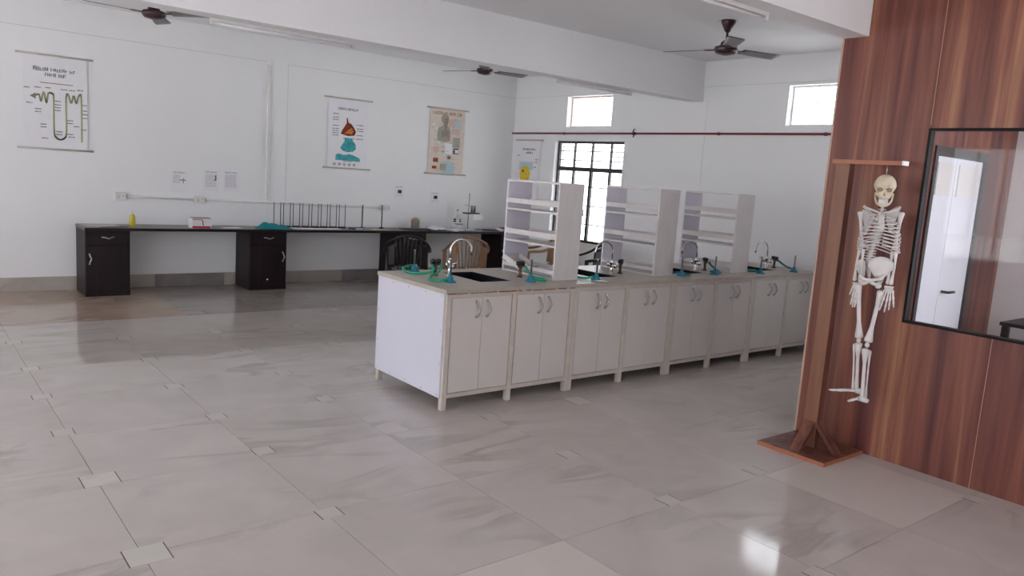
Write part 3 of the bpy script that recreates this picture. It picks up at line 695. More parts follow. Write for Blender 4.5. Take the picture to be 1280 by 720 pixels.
# retort stand with ring shelf
rt = thing('retort_stand', 'tall retort stand with a dark shelf plate', 'stand', (7.02, 9.78, Z))
bx(-.09, .09, -.06, .06, 0, .014).build('base', M['white'], rt, bevel=.002)
MB().tube([(0, .03, .012), (0, .03, .56)], .009, 8).build('rod', M['handle'], rt)
MB().tube([(0, .03, .25), (0, -.02, .25)], .01, 8).build('clamp', M['blackmetal'], rt)
bx(-.12, .13, -.09, .02, .25, .268).build('shelf_plate', M['blackmetal'], rt)
MB().tube([(-.08, .03, .375), (.11, .03, .37)], .005, 8).build('cross_rod', M['steel'], rt)
MB().box(.02, .2, -.085, -.08, .16, .25).build('white_plate', M['white'], rt)  # thin plain white plate under the shelf plate
bk_ = thing('glass_beaker', 'clear glass beaker standing on the retort stand plate', 'beaker', (7.06, 9.75, Z+.2685))
MB().lathe([(.04, 0), (.04, .1), (.044, .105), (.038, .1), (.037, .004)], n=18).build('body', M['clear'], bk_)
flat('notebook', 7.42, 9.72, .3, .08, .014, -.15, M['darkbook'], 'dark narrow notebook right of the retort stand', 'book')
sheet('paper_sheet', 7.58, 9.66, Z+.001, .16, .16, .1, M['paper'], 'white paper beside the brown book in the corner', 'paper', .045)
flat('book', 7.76, 9.8, .2, .16, .04, .05, M['brownbook'], 'brown book lying on the desk in the corner', 'book')

# ------------------------------------------------------------------ plastic chairs
def make_chair(label, m_, loc, rz, group):
    c = thing('plastic_chair', label, 'chair', loc, rz, group)
    # seat (faces +y; backrest at -y)
    mb = MB()
    mb.grid(lambda u, v: ((u-.5)*(.40+.06*v), -.2+.42*v, .425-.02*math.sin(pi*v)*math.sin(pi*u)+.015*v-(.05*max(0, v-.9)*10)), 10, 10, (0, 0, -.012))
    mb.build('seat', m_, c)
    for sx in (-1, 1):
        MB().tube([(sx*.235, .2, .64), (sx*.24, .205, .4), (sx*.25, .23, 0)], [.026, .03, .024], 8).build('leg', m_, c)
        MB().tube([(sx*.2, -.2, .45), (sx*.225, -.26, .2), (sx*.235, -.30, 0)], [.03, .028, .022], 8).build('leg', m_, c)
    def P(s, z):   # back surface point: s -1..1 across
        return Vector((s, -.215-.16*(z-.42)+.10*(s/.26)**2*.6, z))
    # fan of slats
    n = 7
    for i in range(n):
        s = (i-(n-1)/2)/((n-1)/2)
        zt = .835-.05*s*s
        path = [P(s*(.10+.055*(t)), .44+(zt-.44)*t) for t in [0, .25, .5, .75, 1]]
        MB().tube(path, [.0155, .018, .021, .0235, .025], 8, flat=.4).build('back_slat', m_, c)
    # arched top rim running down into the arms
    rim = [P(s, .855-.05*(s/.16)**2) for s in [-.16, -.12, -.08, -.04, 0, .04, .08, .12, .16]]
    MB().tube(rim, .02, 8, flat=.8).build('top_rim', m_, c)
    for sx in (-1, 1):
        arm = bez([P(sx*.155, .808), (sx*.215, -.21, .77), (sx*.255, -.12, .705), (sx*.268, .02, .655), (sx*.262, .15, .64), (sx*.24, .215, .625)], 6)
        MB().tube(arm, .028, 10, flat=.55).build('arm', m_, c)
        mb = MB(); mb.grid(lambda u, v: (sx*(.15+.09*u), -.235-.02*v+.07*u, .46+v*(.31-.05*u)), 4, 6, (0, .008, 0)); mb.build('back_wing', m_, c)
    return c
make_chair('black plastic armchair pushed towards the wall desk', M['black'], (4.96, 8.16, 0), R(-30), 'moulded plastic chairs behind the island')
make_chair('brown plastic armchair with slatted back behind the nearest sink', M['brown'], (5.72, 8.0, 0), R(-26), 'moulded plastic chairs behind the island')
make_chair('brown plastic armchair partly hidden behind the nearest rack', M['brown'], (7.08, 8.15, 0), R(60), 'moulded plastic chairs behind the island')
make_chair('dark plastic armchair partly hidden behind the first two racks', M['black'], (7.18, 7.22, 0), R(75), 'moulded plastic chairs behind the island')

# ------------------------------------------------------------------ things on the walls
def word_row(mb, x0, x1, z, h, y, seed, gap=.3):
    """printed line: glyph-sized dabs grouped like words"""
    rd = random.Random(seed); x = x0
    while x < x1:
        wl = rd.randint(4, 9)
        for _ in range(wl):
            cw = h*rd.uniform(.55, .8)
            if x+cw > x1: break
            z0_, z1_ = z+h*rd.choice([0, 0, .1]), z+h*rd.choice([1, 1, .8]); q = cw*.8; st_ = cw*.24
            if h < .02: mb.box(x, x+q, y-.0006, y, z0_, z1_)
            else:
                mb.box(x, x+st_, y-.0006, y, z0_, z1_)
                if rd.random() < .7: mb.box(x+q-st_, x+q, y-.0006, y, z0_, z1_)
                for zz in rd.sample([z0_, (z0_+z1_)/2-h*.07, z1_-h*.15], rd.choice([1, 2, 2])): mb.box(x, x+q, y-.0006, y, zz, zz+h*.15)
            x += cw
        x += h*.45
def hang_chart(name, label, x0, x1, z0, z1, msheet, rod_over=.06):
    c = thing(name, label, 'wall chart', ((x0+x1)/2, YB-.012, z0)); W, H = x1-x0, z1-z0
    bx(-W/2, W/2, -.002, 0, 0, H).build('sheet', msheet, c)
    for z, nm in ((H+.008, 'top_rod'), (-.008, 'bottom_rod')): MB().tube([(-W/2-rod_over, -.002, z), (W/2+rod_over, -.002, z)], .011, 8).build(nm, M['postergrey'], c)
    MB().tube([(-.06, .004, H+.016), (0, .008, H+.06), (.06, .004, H+.016)], .0015, 5).build('hanging_cord', M['white'], c)
    return c, W, H
# chart 1: nephron
c, W, H = hang_chart('wall_chart', 'white hanging chart with a green looping tubule diagram', 1.20, 1.82, 1.595, 2.585, M['paper'])
Y = -.0022
mb = MB(); word_row(mb, -.21, .215, H-.165, .042, Y, 1); word_row(mb, -.10, .115, H-.222, .04, Y, 2); mb.build('printed_title', M['ink'], c)
MB().box(-.15, .17, Y-.0006, Y, H-.292, H-.286).build('printed_rule', M['inkred'], c)
zt = H-.42
tub = [(-.20, zt-.02), (-.16, zt), (-.14, zt-.07), (-.115, zt+.03), (-.09, zt-.08), (-.07, zt+.02), (-.03, zt+.02), (-.02, zt-.03), (-.02, zt-.38), (.0, zt-.45), (.04, zt-.47), (.08, zt-.45), (.1, zt-.38), (.1, zt-.02), (.12, zt+.03), (.15, zt-.06), (.175, zt+.02), (.2, zt-.06), (.225, zt+.02), (.25, zt), (.252, zt-.48)]
def ribbon(pts, wd, y, mb=None):
    mb = mb or MB(); p = bez([(a, 0, b_) for a, b_ in pts], 6)
    for a, b_ in zip(p, p[1:]):
        d = (b_-a)
        if d.length < 1e-5: continue
        nn = Vector((-d.z, 0, d.x)).normalized()*wd/2; e = d.normalized()*wd*.2
        mb.add([(a-e+nn)+Vector((0, y, 0)), (a-e-nn)+Vector((0, y, 0)), (b_+e-nn)+Vector((0, y, 0)), (b_+e+nn)+Vector((0, y, 0))], [(0, 1, 2, 3)])
    return mb
ribbon(tub, .018, Y-.0008).build('printed_tubule', M['inkgreen'], c)
MB().prism([(-.245, zt-.02), (-.19, zt+.015), (-.19, zt-.05)], 'y', Y-.001, Y).build('printed_capsule', M['clay'], c)
mb = MB()
for i, (a, b_) in enumerate([(-.27, .06), (-.17, .07), (-.07, .075), (.08, .07), (.16, .07), (.24, .08), (-.25, -.1), (-.17, -.16), (-.17, -.19), (-.12, -.32), (-.12, -.35), (-.11, -.47), (.02, -.06), (.02, -.1), (.02, -.13), (.02, -.16), (.03, -.39), (.03, -.42), (.14, -.26), (.14, -.29), (.14, -.41), (.15, -.44), (.28, -.08), (.28, -.14), (.28, -.18), (.28, -.22), (.2, -.32), (.27, -.35)]):
    word_row(mb, a-.03, a+.035, zt+b_, .011, Y, 10+i)
mb.build('printed_captions', M['ink'], c)
# chart 2
c, W, H = hang_chart('wall_chart', 'white hanging chart with a reddish brown mound above a teal shape', 4.74, 5.345, 1.59, 2.52, M['paper'])
mb = MB(); word_row(mb, -.16, .18, H-.15, .034, Y, 3); mb.build('printed_title', M['ink'], c)
z = H-.38
MB().prism([(-.11, z-.09), (-.09, z-.04), (-.05, z+.02), (-.025, z+.06), (-.03, z+.13), (-.015, z+.13), (.0, z+.07), (.05, z+.05), (.09, z), (.12, z-.05), (.1, z-.1), (0, z-.115)], 'y', Y-.001, Y).build('printed_mound', M['inkred'], c)
MB().prism([(.0, z-.03), (.05, z), (.08, z-.05), (.05, z-.085), (.0, z-.08), (-.06, z-.09), (-.03, z-.06)], 'y', Y-.0016, Y-.001).build('printed_mound_core', M['inkorange'], c)
z = H-.63
MB().prism([(-.11, z-.03), (-.08, z+.02), (-.05, z+.06), (-.045, z+.11), (.06, z+.11), (.08, z+.07), (.12, z+.03), (.13, z-.03), (.09, z-.07), (0, z-.085), (-.07, z-.07)], 'y', Y-.001, Y).build('printed_teal_cap', M['inkteal'], c)
MB().prism([(-.18, z-.2), (-.175, z-.13), (-.14, z-.11), (-.05, z-.125), (.03, z-.11), (.1, z-.125), (.19, z-.16), (.2, z-.205)], 'y', Y-.001, Y).build('printed_teal_base', M['inkteal'], c)
mb = MB()
for i, b_ in enumerate([-.21, -.26, -.29, -.37, -.41, -.44, -.47, -.5]): word_row(mb, -.235, -.14, H+b_, .011, Y, 50+i)
for i, b_ in enumerate([-.34, -.39, -.42, -.48, -.53]): word_row(mb, .13, .24, H+b_, .011, Y, 70+i)
word_row(mb, -.07, .1, H-.535, .014, Y, 80); word_row(mb, -.06, .08, H-.845, .01, Y, 81)
mb.build('printed_captions', M['ink'], c)
mb = MB()
for i in range(5): mb.ell((-.19+i*.075, Y-.001, H-.885), (.024, .0012, .022), 10, 6)
mb.build('printed_vignettes', M['inklight'], c)
# chart 3
c, W, H = hang_chart('wall_chart', 'cream hanging chart showing a human upper body, between windows and onion-shaped chart', 6.37, 7.0, 1.60, 2.555, M['tanchart'])
c['label'] = 'cream crowded hanging chart with a grey human head and torso'
mb = MB(); word_row(mb, -.27, .27, H-.085, .05, Y, 5); mb.build('printed_title', M['brown'], c)
tors = [(-.13, H-.47), (-.14, H-.36), (-.12, H-.28), (-.05, H-.25), (-.03, H-.22), (-.07, H-.18), (-.08, H-.12), (-.05, H-.08), (.0, H-.07), (.05, H-.09), (.06, H-.14), (.04, H-.2), (.03, H-.24), (.07, H-.27), (.1, H-.32), (.1, H-.46), (.0, H-.49)]
MB().prism([(a-.04, b_) for a, b_ in tors], 'y', Y-.001, Y).build('printed_torso', M['inkgreygreen'], c)
MB().prism([(-.07, H-.16), (-.02, H-.13), (.01, H-.18), (-.02, H-.3), (.03, H-.33), (.03, H-.42), (-.1, H-.42), (-.11, H-.34), (-.05, H-.3)], 'y', Y-.0016, Y-.001).build('printed_organs', M['clay'], c)
for k, (a, b_, w_, h_, m_) in enumerate([(.14, .22, .13, .13, 'inkblue'), (.14, .34, .12, .09, 'inkpink'), (.16, .5, .1, .15, 'inkgreygreen'), (.16, .63, .07, .09, 'darkbook'), (.03, .9, .2, .2, 'inkblue'), (-.18, .9, .1, .08, 'inkpeach'), (-.2, .62, .07, .08, 'inkpink'), (-.2, .78, .06, .06, 'inkred'), (-.22, .89, .05, .04, 'inkred'), (-.06, .88, .08, .1, 'inkgreygreen'), (.02, .6, .1, .16, 'paper'), (.06, .22, .08, .12, 'inkpink'), (.175, .63, .035, .05, 'paper')]):
    bx(a-w_/2, a+w_/2+.03, Y-.0012-.0001*k, Y, H-b_-h_/2+.02, H-b_+h_/2+.02).build('printed_vignette', M[m_], c)
for i in range(30):
    rd = random.Random(i*13+5); a, b_ = rd.uniform(-.28, .25), rd.uniform(.12, .92); w_, h_ = rd.uniform(.02, .06), rd.uniform(.02, .05)
    bx(a-w_/2, a+w_/2, Y-.0008, Y, H-b_-h_/2, H-b_+h_/2).build('printed_vignette', M[rd.choice(['inkpeach', 'inkblue', 'paper', 'inkpink', 'paper', 'inkgreygreen', 'inkpeach'])], c)
mb = MB()
for i in range(26): a = random.Random(i*7).uniform(-.27, .18); word_row(mb, a, a+.09, H-.14-.03*i, .009, Y-.003, 90+i)
mb.build('printed_captions', M['inklight'], c)
# chart 4 on the window wall
c = thing('wall_chart', 'white chart with a yellow rounded drawing beside the tall window', 'wall chart', (XR-.012, 9.6, 1.27), -pi/2)
W, H = .56, .93
bx(-W/2, W/2, -.002, 0, 0, H).build('sheet', M['paper'], c)
for z, nm in ((H+.008, 'top_rod'), (-.008, 'bottom_rod')): MB().tube([(-W/2-.05, -.002, z), (W/2+.05, -.002, z)], .011, 8).build(nm, M['postergrey'], c)
mb = MB(); word_row(mb, -.15, .19, H-.15, .034, Y, 6); word_row(mb, -.07, .12, H-.205, .034, Y, 7); mb.build('printed_title', M['ink'], c)
bx(-.21, .12, Y-.0008, Y, H-.46, H-.33).build('printed_backdrop', M['inkblue'], c)
MB().prism([(-.06+.13*math.cos(a)*(1+.06*math.sin(7*a)), H-.52+.125*math.sin(a)*(1+.06*math.sin(7*a))) for a in [2*pi*i/36 for i in range(36)]], 'y', Y-.0016, Y-.0008).build('printed_yellow_shape', M['inkyellow'], c)
MB().ell((-.11, Y-.002, H-.475), (.025, .001, .022), 10, 6).build('printed_spot', M['inkred'], c)
mb = MB()
for i, (a, b_) in enumerate([(.2, -.3), (.2, -.34), (.16, -.42), (-.24, -.24)]): word_row(mb, a-.03, a+.04, H+b_, .02, Y, 120+i)
mb.build('printed_captions', M['ink'], c)
# small notices
NL = ['white printed notice left of the two side by side notices', 'white printed notice with a dark curved mark', 'white printed notice right of the one with a dark mark']
for k, (x0, x1, z0, z1) in enumerate(((2.725, 2.91, 1.165, 1.425), (3.105, 3.295, 1.19, 1.45), (3.35, 3.545, 1.195, 1.455))):
    p = thing('paper_notice', NL[k], 'notice', ((x0+x1)/2, YB-.003, z0)); W, H = x1-x0, z1-z0
    bx(-W/2, W/2, -.0015, 0, 0, H).build('sheet', M['paper'], p)
    mb = MB(); word_row(mb, -W/2+.02, W/2-.02, H-.03, .016, -.0016, 200+k)
    for i in range(9 if k else 6): word_row(mb, -W/2+.02, W/2-.03-(.05 if k == 0 else 0), H-.06-.018*i, .008, -.0016, 210+k*20+i)
    mb.build('printed_text', M['inklight'], p)
    if k == 1: MB().prism([(.045, H-.06), (.06, H-.06), (.062, H-.12), (.03, H-.13), (.03, H-.118), (.046, H-.11)], 'y', -.0028, -.0016).build('printed_mark', M['ink'], p)
    if k == 0: MB().box(.0, .075, -.0026, -.0016, H-.12, H-.108).box(.04, .052, -.0026, -.0016, H-.15, H-.09).build('printed_mark', M['papergrey'], p)
for k, (xc, z0, z1, lab) in enumerate(((5.90, 1.175, 1.385, 'tall white notice with a black square, left of the other'), (6.53, 1.12, 1.315, 'white notice with a dark square under the cream chart'))):
    p = thing('paper_notice', lab, 'notice', (xc, YB-.003, z0)); H = z1-z0
    bx(-.085, .085, -.0015, 0, 0, H).build('sheet', M['paper'], p)
    bx(-.02, .045, -.0026, -.0015, H*.45, H*.45+.05).build('printed_square', M['darkbook'], p)
    mb = MB(); word_row(mb, -.06, .06, H-.03, .012, -.0016, 300+k); word_row(mb, -.05, .06, H*.28, .01, -.0016, 303+k); mb.build('printed_text', M['inklight'], p)
# surface conduit with boxes
cz = lambda x: 1.095-.045*(x-2.15)/3.5
for k, (a, b_, lab) in enumerate(((2.22, 3.0, 'white surface conduit between the two left socket boxes'), (3.1, 5.6, 'long white surface conduit running behind the rod stands'))):
    MBo = MB().tube([(a, YB-.016, cz(a)), (b_, YB-.016, cz(b_))], .013, 8).build('wall_conduit', M['white']); tag(MBo, lab, 'conduit')
for k, (x_, lab) in enumerate(((2.15, 'white socket box at the left end of the conduit'), (3.05, 'white socket box below the printed notices'), (5.66, 'white socket box at the right end of the conduit'))):
    p = thing('socket_box', lab, 'socket', (x_, YB-.001, cz(x_)-.045), 0, 'socket boxes on the conduit')
    bx(-.06, .06, -.04, 0, 0, .09).build('box', M['white'], p, bevel=.004)
    bx(-.052, .052, -.045, -.04, .008, .082).build('face_plate', M['white'], p)
    for q in ((-.02, .052), (-.03, .03), (-.01, .03), (.03, .045)): MB().lathe([(.006, 0), (.006, .002)], (0, 0, 0), 8, Matrix.Rotation(pi/2, 3, 'X')).build('socket_hole', M['papergrey'], p, loc=(q[0], -.045, q[1]))
    bx(.06, .075, -.032, 0, .02, .07).build('gland', M['postergrey'], p)
tag(bx(3.892, 3.929, YB-.03, YB-.0005, 1.11, 2.83).build('cable_trunking', M['white'], bevel=.002), 'vertical white cable trunking strip on the chart wall', 'trunking')
# red pipe
pp = thing('red_pipe', 'thin dark red pipe running along the window wall', 'pipe', (XR-.03, 3.0, 2.315))
MB().tube([(0, 0, 0), (0, YB-3.0-.005, 0)], .013, 10).build('tube', M['red'], pp)
for y in (1.6, 3.0, 4.4, 5.8): bx(-.004, .0285, y-.012, y+.012, -.018, .018).build('bracket', M['red'], pp)
MB().lathe([(.018, -.03), (.018, .03)], (0, 4.375, 0), 12, Matrix.Rotation(pi/2, 3, 'X')).build('valve', M['blackmetal'], pp)
MB().tube([(0, 4.375, 0), (-.03, 4.375, .03), (-.03, 4.345, .06)], .008, 8).build('valve_lever', M['blackmetal'], pp)
MB().tube([(0, 4.375, 0), (-.02, 4.375, -.05)], .008, 8).build('drain_nipple', M['blackmetal'], pp)

# ------------------------------------------------------------------ tube lights on the beams
def tube_light(label, x0, x1, y, z):
    t = thing('tube_light', label, 'tube light', ((x0+x1)/2, y, z), 0, 'unlit tube lights under the beams'); L = (x1-x0)/2
    bx(-L, L, 0, .03, -.024, 0).build('batten', M['white'], t, bevel=.003)
    MB().tube([(-L+.02, .015, -.036), (L-.02, .015, -.036)], .010, 10).build('tube', M['paper'], t)
    for s in (-1, 1): bx(s*L-.012, s*L+.012, .002, .028, -.048, 0).build('end_holder', M['white'], t)
tube_light('unlit tube light under the long beam at the upper left', 2.06, 3.28, 6.475, 2.709)
tube_light('unlit tube light under the long beam before the high ventilator', 5.72, 6.87, 6.475, 2.709)
tube_light('unlit tube light under the beam near the wooden partition', 2.85, 4.02, 2.77, 2.679)

# ------------------------------------------------------------------ ceiling fans
def make_fan(label):
    f = thing('ceiling_fan', label, 'fan', (0, 0, 0), 0, 'brown three-bladed ceiling fans')
    MB().lathe([(.105, .0), (.105, -.006), (.085, -.010)], n=24).build('ceiling_plate', M['white'], f)
    MB().lathe([(.066, -.010), (.064, -.03), (.03, -.10), (.018, -.115)], n=20).build('canopy', M['fan'], f)
    MB().tube([(0, 0, -.1), (0, 0, -.22)], .011, 10).build('down_rod', M['fan'], f)
    MB().lathe([(.03, -.19), (.05, -.21), (.055, -.235), (.1, -.245), (.108, -.262), (.106, -.28), (.085, -.305), (.03, -.318), (.01, -.32)], n=24).build('motor', M['fan'], f)
    for k in range(3):
        a = 2*pi*k/3; mt = Matrix.Rotation(a, 3, 'Z')
        mb = MB(); vs = []
        def bl(u, v):
            x = .17+.43*u; w_ = .058+.018*u-.02*max(0, u-.9)*5; y = (v-.5)*2*w_
            return mt @ Vector((x, y, -.268-.17*y))
        mb.grid(bl, 8, 4, (0, 0, .004)); b = mb.build('blade', M['fanblade'], f)
        mb = MB(); mb.boxm(Matrix.Translation(mt @ Vector((.145, 0, -.268))) @ mt.to_4x4(), .06, .022, .004); mb.build('blade_bracket', M['fan'], b)
    return f
f1 = make_fan('brown ceiling fan at the upper left before the chart wall'); f1.location = (2.05, 8.15, ZC); f1.rotation_euler = (0, 0, R(187))
dup(f1, (5.97, 8.17, ZC), R(112), 'brown ceiling fan in the middle, half hidden by the beam')
dup(f1, (6.09, 4.61, ZC), R(105), 'brown ceiling fan on its down rod near the high window at right')

# ------------------------------------------------------------------ skeleton stand
st = thing('skeleton_stand', 'wooden post stand with a square base and top arm against the partition', 'stand', (4.69, 2.55, 0))
plate = bx(-.24, .24, -.235, .235, 0, .025).build('base', M['wood_stand'], st)
MB().box(-.2425, -.2402, -.236, .236, .0, .0255).box(-.24, .24, -.2375, -.2352, 0, .0255).build('edge_band', M['wood_edge'], plate)
up = bx(-.03, .03, -.045, .045, .0255, 1.86).build('upright', M['wood_stand'], st)
bx(-.0315, -.0302, -.045, .045, .0255, 1.86).build('front_edge', mat('lit_post_face', srgb(124, 80, 58), .45, var=.14, scale=6, stretch=(5, 5, .4)), up)  # window side of the post, coloured lighter for the light it catches
bx(-.03, .03, -.36, .075, 1.8605, 1.885).build('top_arm', M['wood_edge'], st)
bx(-.031, .031, -.372, -.361, 1.86, 1.886).build('arm_end_face', M['white'], st)  # end face of the arm, coloured white
def brace(ax, ay):
    d = Vector((ax, ay, 0)); s = Vector((-ay, ax, 0))*.035; mb = MB()
    o0 = .032 if ax else .047
    p = [d*(o0)+Vector((0, 0, .20)), d*(o0)+Vector((0, 0, .165)), d*(o0+.125)+Vector((0, 0, .0255)), d*(o0+.155)+Vector((0, 0, .0255))]
    v = [q+s for q in p]+[q-s for q in p]
    mb.add(v, [(0, 1, 2, 3), (7, 6, 5, 4), (0, 4, 5, 1), (1, 5, 6, 2), (2, 6, 7, 3), (3, 7, 4, 0)]); mb.build('brace', M['wood_stand'], st)
brace(-1, 0); brace(0, -1)

# ------------------------------------------------------------------ skeleton (local x: its width, -y: its front, origin at the feet)
sk = thing('model_skeleton', 'white plastic human skeleton model hanging from the wooden stand', 'skeleton', (4.69, 2.27, .36), math.atan2(-.90011, .43566))
BO = M['bone']
def bone(name, a, b_, r0, rm, r1, y0=0, y1=None, kn=1.5, mt=BO, parent=sk, bow=0):
    a = Vector((a[0], y0, a[1])); b_ = Vector((b_[0], y0 if y1 is None else y1, b_[1])); p = []; rr = []
    for t, r in ((0, r0*.6), (.025, r0), (.07, r0*.95), (.15, (r0+rm)*.5), (.3, rm), (.5, rm), (.7, rm), (.85, (r1+rm)*.5), (.93, r1*.95), (.975, r1), (1, r1*.6)):
        p.append(a.lerp(b_, t)+Vector((bow*math.sin(pi*t), 0, 0))); rr.append(r)
    return MB().tube(p, rr, 8).build(name, mt, parent)
# skull
def shp(q):
    q = Vector(q)
    if q.z < 0: k = 1+.28*q.z; q.x *= k; q.y *= 1+.1*q.z
    return q
skl = MB().ell((-.014, .012, 1.376), (.062, .083, .070), 20, 14, fn=shp).ell((-.013, -.028, 1.332), (.041, .046, .045), 16, 10)
skl.ell((-.052, -.04, 1.328), (.013, .022, .011), 8, 6).ell((.026, -.04, 1.328), (.013, .022, .011), 8, 6)
skl.tube([(-.060, -.05, 1.366), (-.036, -.071, 1.372), (-.013, -.076, 1.366), (.010, -.071, 1.372), (.034, -.05, 1.366)], [.005, .007, .007, .007, .005], 8)
so = skl.build('skull', M['skullbone'], sk)
for x in (-.038, .012): MB().ell((x, -.066, 1.352), (.0165, .012, .012), 12, 8).build('eye_socket', M['boneshadow'], so)
MB().prism([(-.021, 1.318), (-.005, 1.318), (-.013, 1.34)], 'y', -.078, -.06).build('nasal_opening', M['boneshadow'], so)
mb = MB()
for s in (-1, 1):
    mb.tube([(-.013+s*.049, .0, 1.330), (-.013+s*.044, -.012, 1.292), (-.013+s*.034, -.034, 1.272), (-.013+s*.022, -.052, 1.266)], [.005, .0055, .007, .0095], 8)
mb.tube([(-.038, -.05, 1.266), (-.026, -.058, 1.264), (-.013, -.061, 1.263), (0, -.058, 1.264), (.012, -.05, 1.266)], [.009, .0105, .012, .0105, .009], 10)
mb.build('jaw', M['skullbone'], sk)
mb = MB()
for z, y in ((1.289, -.068), (1.278, -.067)):
    for i in range(-3, 4): mb.box(-.013+i*.0075-.0033, -.013+i*.0075+.0033, y+abs(i)*.0022, y+.008+abs(i)*.0022, z-.005, z+.005)
mb.build('teeth', M['white'], so)
MB().tube([(-.016, .0, 1.445), (-.016, 0, 1.5005)], .003, 6).build('hanging_hook', M['steel'], sk)
# spine
SP = bez([(-.014, .03, 1.29), (-.014, .035, 1.216), (-.016, .055, 1.167), (-.021, .065, 1.099), (-.033, .055, 1.03), (-.046, .03, .964), (-.048, .03, .9), (-.036, .045, .85)], 4)
for i, p in enumerate(SP[:-2]):
    r = .012+.008*i/len(SP)
    mb = MB(); mb.lathe([(r, -.0065), (r*.86, 0), (r, .0065)], p, 10); mb.tube([p, p+Vector((0, r*2.0, -.01))], [.006, .003], 6); mb.tube([p+Vector((-r*1.8, .01, 0)), p+Vector((r*1.8, .01, 0))], .004, 6)
    mb.build('vertebra', BO, sk)
MB().tube([p-Vector((0, .002, 0)) for p in SP], .008, 8).build('spinal_cord', M['skullbone'], sk)
# ribs
for i in range(12):
    t = i/11; zb = 1.205-.205*t; sp = min(SP, key=lambda q: abs(q.z-zb))
    wr = .055+.06*math.sin(min(1, t*1.5+.12)*pi/2)-.02*max(0, t-.75)*4*.4; dy = .06+.03*math.sin(min(1, t*1.6)*pi/2)
    front = min(1, 1.0 if i < 8 else 1-.16*(i-7)); drop = .03+.055*t
    for s in (-1, 1):
        p = []
        for k in range(11):
            a = pi*k/10*front
            cx = sp.x*(1-k/10)+(.0)*(k/10)+.004
            p.append((cx+s*wr*math.sin(a)**.85 if a < pi else cx, sp.y-.01-dy*(1-math.cos(a)), zb-drop*math.sin(a*.5)**1.2+(.03*max(0, k-7)/3 if i > 2 else 0)*t))
        p[-1] = Vector(p[-1])+Vector((s*.008, 0, 0)) if front == 1 else p[-1]
        MB().tube(p, .0045, 6, flat=.8).build('rib', BO, sk)
MB().tube([(-.014, -.055, 1.215), (-.01, -.075, 1.18), (-.002, -.09, 1.13), (.003, -.09, 1.105)], [.02, .016, .018, .008], 10, flat=.4).build('sternum', BO, sk)
for s, e, sh in ((-1, (-.112, 1.243), (-.128, 1.206)), (1, (.08, 1.252), (.09, 1.224))):
    MB().tube(bez([(-.014+s*.015, -.055, 1.217), (-.014+s*.05, -.045, 1.228), (e[0], .0, e[1])], 5), .0065, 8).build('clavicle', BO, sk)
    MB().prism([(sh[0]-s*.005, sh[1]+.02), (sh[0]-s*.085, sh[1]-.0), (sh[0]-s*.05, sh[1]-.12), (sh[0]-s*.035, sh[1]-.12)], 'y', .055, .062).build('scapula', BO, sk)
    MB().tube([(sh[0]-s*.075, .06, sh[1]-.01), (sh[0]-s*.03, .045, sh[1]+.022), (e[0], .005, e[1]+.002)], [.006, .008, .01], 8).build('scapula_spine', BO, sk)
# arms
bone('humerus', (-.130, 1.215), (-.098, 1.0), .019, .0095, .018)
bone('humerus', (.094, 1.228), (.084, 1.0), .019, .0095, .018)
bone('radius', (-.105, .995), (-.112, .79), .012, .0065, .012, bow=-.006); bone('ulna', (-.088, .99), (-.078, .79), .012, .006, .01)
bone('radius', (.092, .995), (.088, .79), .012, .007, .013, -.01, bow=.006); bone('ulna', (.075, .99), (.070, .79), .012, .0065, .01)
def hand(cx, cz, tips, y, nm='hand'):
    mb = MB()
    for i in range(4): mb.ell((cx-.018+.012*i, y, cz-.012), (.009, .009, .009), 8, 6)
    for i in range(4): mb.ell((cx-.016+.011*i, y, cz-.026), (.008, .008, .008), 8, 6)
    root = mb.build('carpals', BO, sk)
    for i, (tx, tz) in enumerate(tips):
        a = Vector((cx-.02+.011*i, y, cz-.03)); b_ = Vector((tx, y-.012, tz)); q = []; rr = []
        for t, r in ((0, .006), (.04, .0075), (.2, .0045), (.42, .0065), (.47, .0072), (.55, .0045), (.68, .0058), (.73, .006), (.8, .004), (.88, .005), (.93, .0045), (1, .003)):
            q.append(a.lerp(b_, t)+Vector((0, -.014*math.sin(pi*t), 0))); rr.append(r)
        MB().tube(q, rr, 7).build('finger', BO, root)
hand(.082, .785, [(.032, .67), (.046, .627), (.074, .62), (.097, .635), (.122, .655)], 0)
hand(-.096, .785, [(-.13, .70), (-.118, .64), (-.106, .625), (-.094, .625), (-.082, .645)], .01)
# pelvis
mb = MB()
mb.grid(lambda u, v: (.018+.072*math.cos(pi*(1.06-1.12*u))*(1-.62*v)+.004, -.045+.035*math.sin(pi*u)*(1-v)+.04*v, .885+.068*math.sin(pi*(.02+.96*u))*(1-v)-.06*v), 14, 6, (0, .012, 0))
mb.build('ilium', BO, sk)
mb = MB()
mb.grid(lambda u, v: (-.088+.026*math.cos(pi*(1.06-1.12*u))*(1-.4*v)+.014*v, -.03+.03*math.sin(pi*u)*(1-v)+.04*v, .872+.055*math.sin(pi*(.02+.96*u))*(1-v)-.05*v), 12, 6, (0, .012, 0))
mb.build('ilium', BO, sk)
MB().tube([(-.045, .045, .9), (-.042, .05, .86), (-.036, .045, .825), (-.033, .03, .805)], [.032, .028, .018, .008], 10, flat=.5).build('sacrum', BO, sk)
for pts in ([(.045, -.005, .84), (.03, -.03, .82), (0, -.045, .813), (-.03, -.05, .808), (-.06, -.04, .81), (-.085, -.02, .83)], [(.04, 0, .835), (.03, 0, .795), (.005, -.02, .785), (-.02, -.045, .795), (-.03, -.048, .808)], [(-.085, 0, .83), (-.08, 0, .79), (-.06, -.02, .78), (-.045, -.04, .79), (-.033, -.048, .805)]):
    MB().tube(bez(pts, 5), .0105, 8).build('pubic_arch', BO, sk)
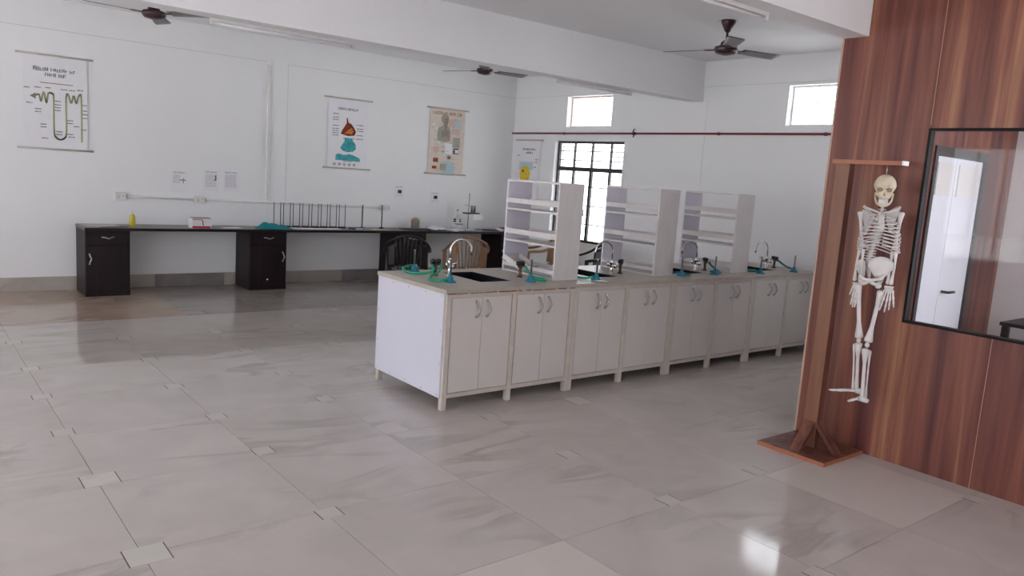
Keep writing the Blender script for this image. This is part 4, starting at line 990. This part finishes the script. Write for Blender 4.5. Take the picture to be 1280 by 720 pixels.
# legs
bone('femur', (-.088, .775), (-.044, .437), .019, .0125, .025); MB().ell((-.074, -.005, .795), (.019, .019, .019), 12, 8).build('femur_head', BO, sk)
bone('femur', (.042, .748), (.008, .424), .021, .0125, .026, 0, -.03); MB().ell((.022, .0, .775), (.019, .019, .019), 12, 8).build('femur_head', BO, sk)
MB().ell((-.044, -.026, .43), (.014, .009, .017), 10, 8).build('kneecap', BO, sk); MB().ell((.006, -.056, .412), (.014, .009, .017), 10, 8).build('kneecap', BO, sk)
bone('tibia', (-.043, .41), (-.02, .114), .023, .0105, .014); bone('fibula', (-.066, .398), (-.04, .111), .010, .0055, .010, .012)
bone('tibia', (.0, .385), (.018, .072), .023, .0105, .014, -.03); bone('fibula', (.026, .374), (.036, .072), .010, .0055, .010, -.018)
def foot(heel, toe, y, zt):
    root = MB().tube([(heel[0]+.012, y, heel[1]), (heel[0]-.01, y, heel[1]+.008), (heel[0]-.045, y, heel[1]+.012)], [.012, .019, .017], 10).build('heel_bone', BO, sk)
    for i in range(5):
        yy = y+(i-2)*.0125; k = 1-.05*abs(i-1)-.06*max(0, i-2)
        a = Vector((heel[0]-.045, y+(i-2)*.007, heel[1]+.012)); b_ = Vector((heel[0]+(toe[0]-heel[0])*k, yy, toe[1]))
        q = []; rr = []
        for t, r in ((0, .009), (.1, .009), (.3, .006), (.55, .0075), (.62, .0078), (.75, .005), (.85, .006), (1, .0035)):
            q.append(a.lerp(b_, t)); rr.append(r)
        MB().tube(q, rr, 7).build('toe', BO, root)
foot((.018, .098), (-.178, .088), .0, 0)
foot((.044, .058), (-.062, .044), -.03, 0)

for o in D.objects:
    if o.name.split('.')[0] in ('printed_captions', 'printed_title', 'printed_text', 'printed_vignettes', 'chipped_edge', 'teeth', 'printed_tubule'): o['kind'] = 'stuff'
# ------------------------------------------------------------------ furniture glimpsed in the office
ot = thing('office_table', 'small dark table glimpsed through the office glass', 'table', (7.55, 2.05, 0))
bx(-.35, .35, -.35, .35, .69, .72).build('table_top', M['dark'], ot, bevel=.003)
for a in (-.31, .31):
    for c_ in (-.31, .31): bx(a-.025, a+.025, c_-.025, c_+.025, 0, .69).build('leg', M['dark'], ot)
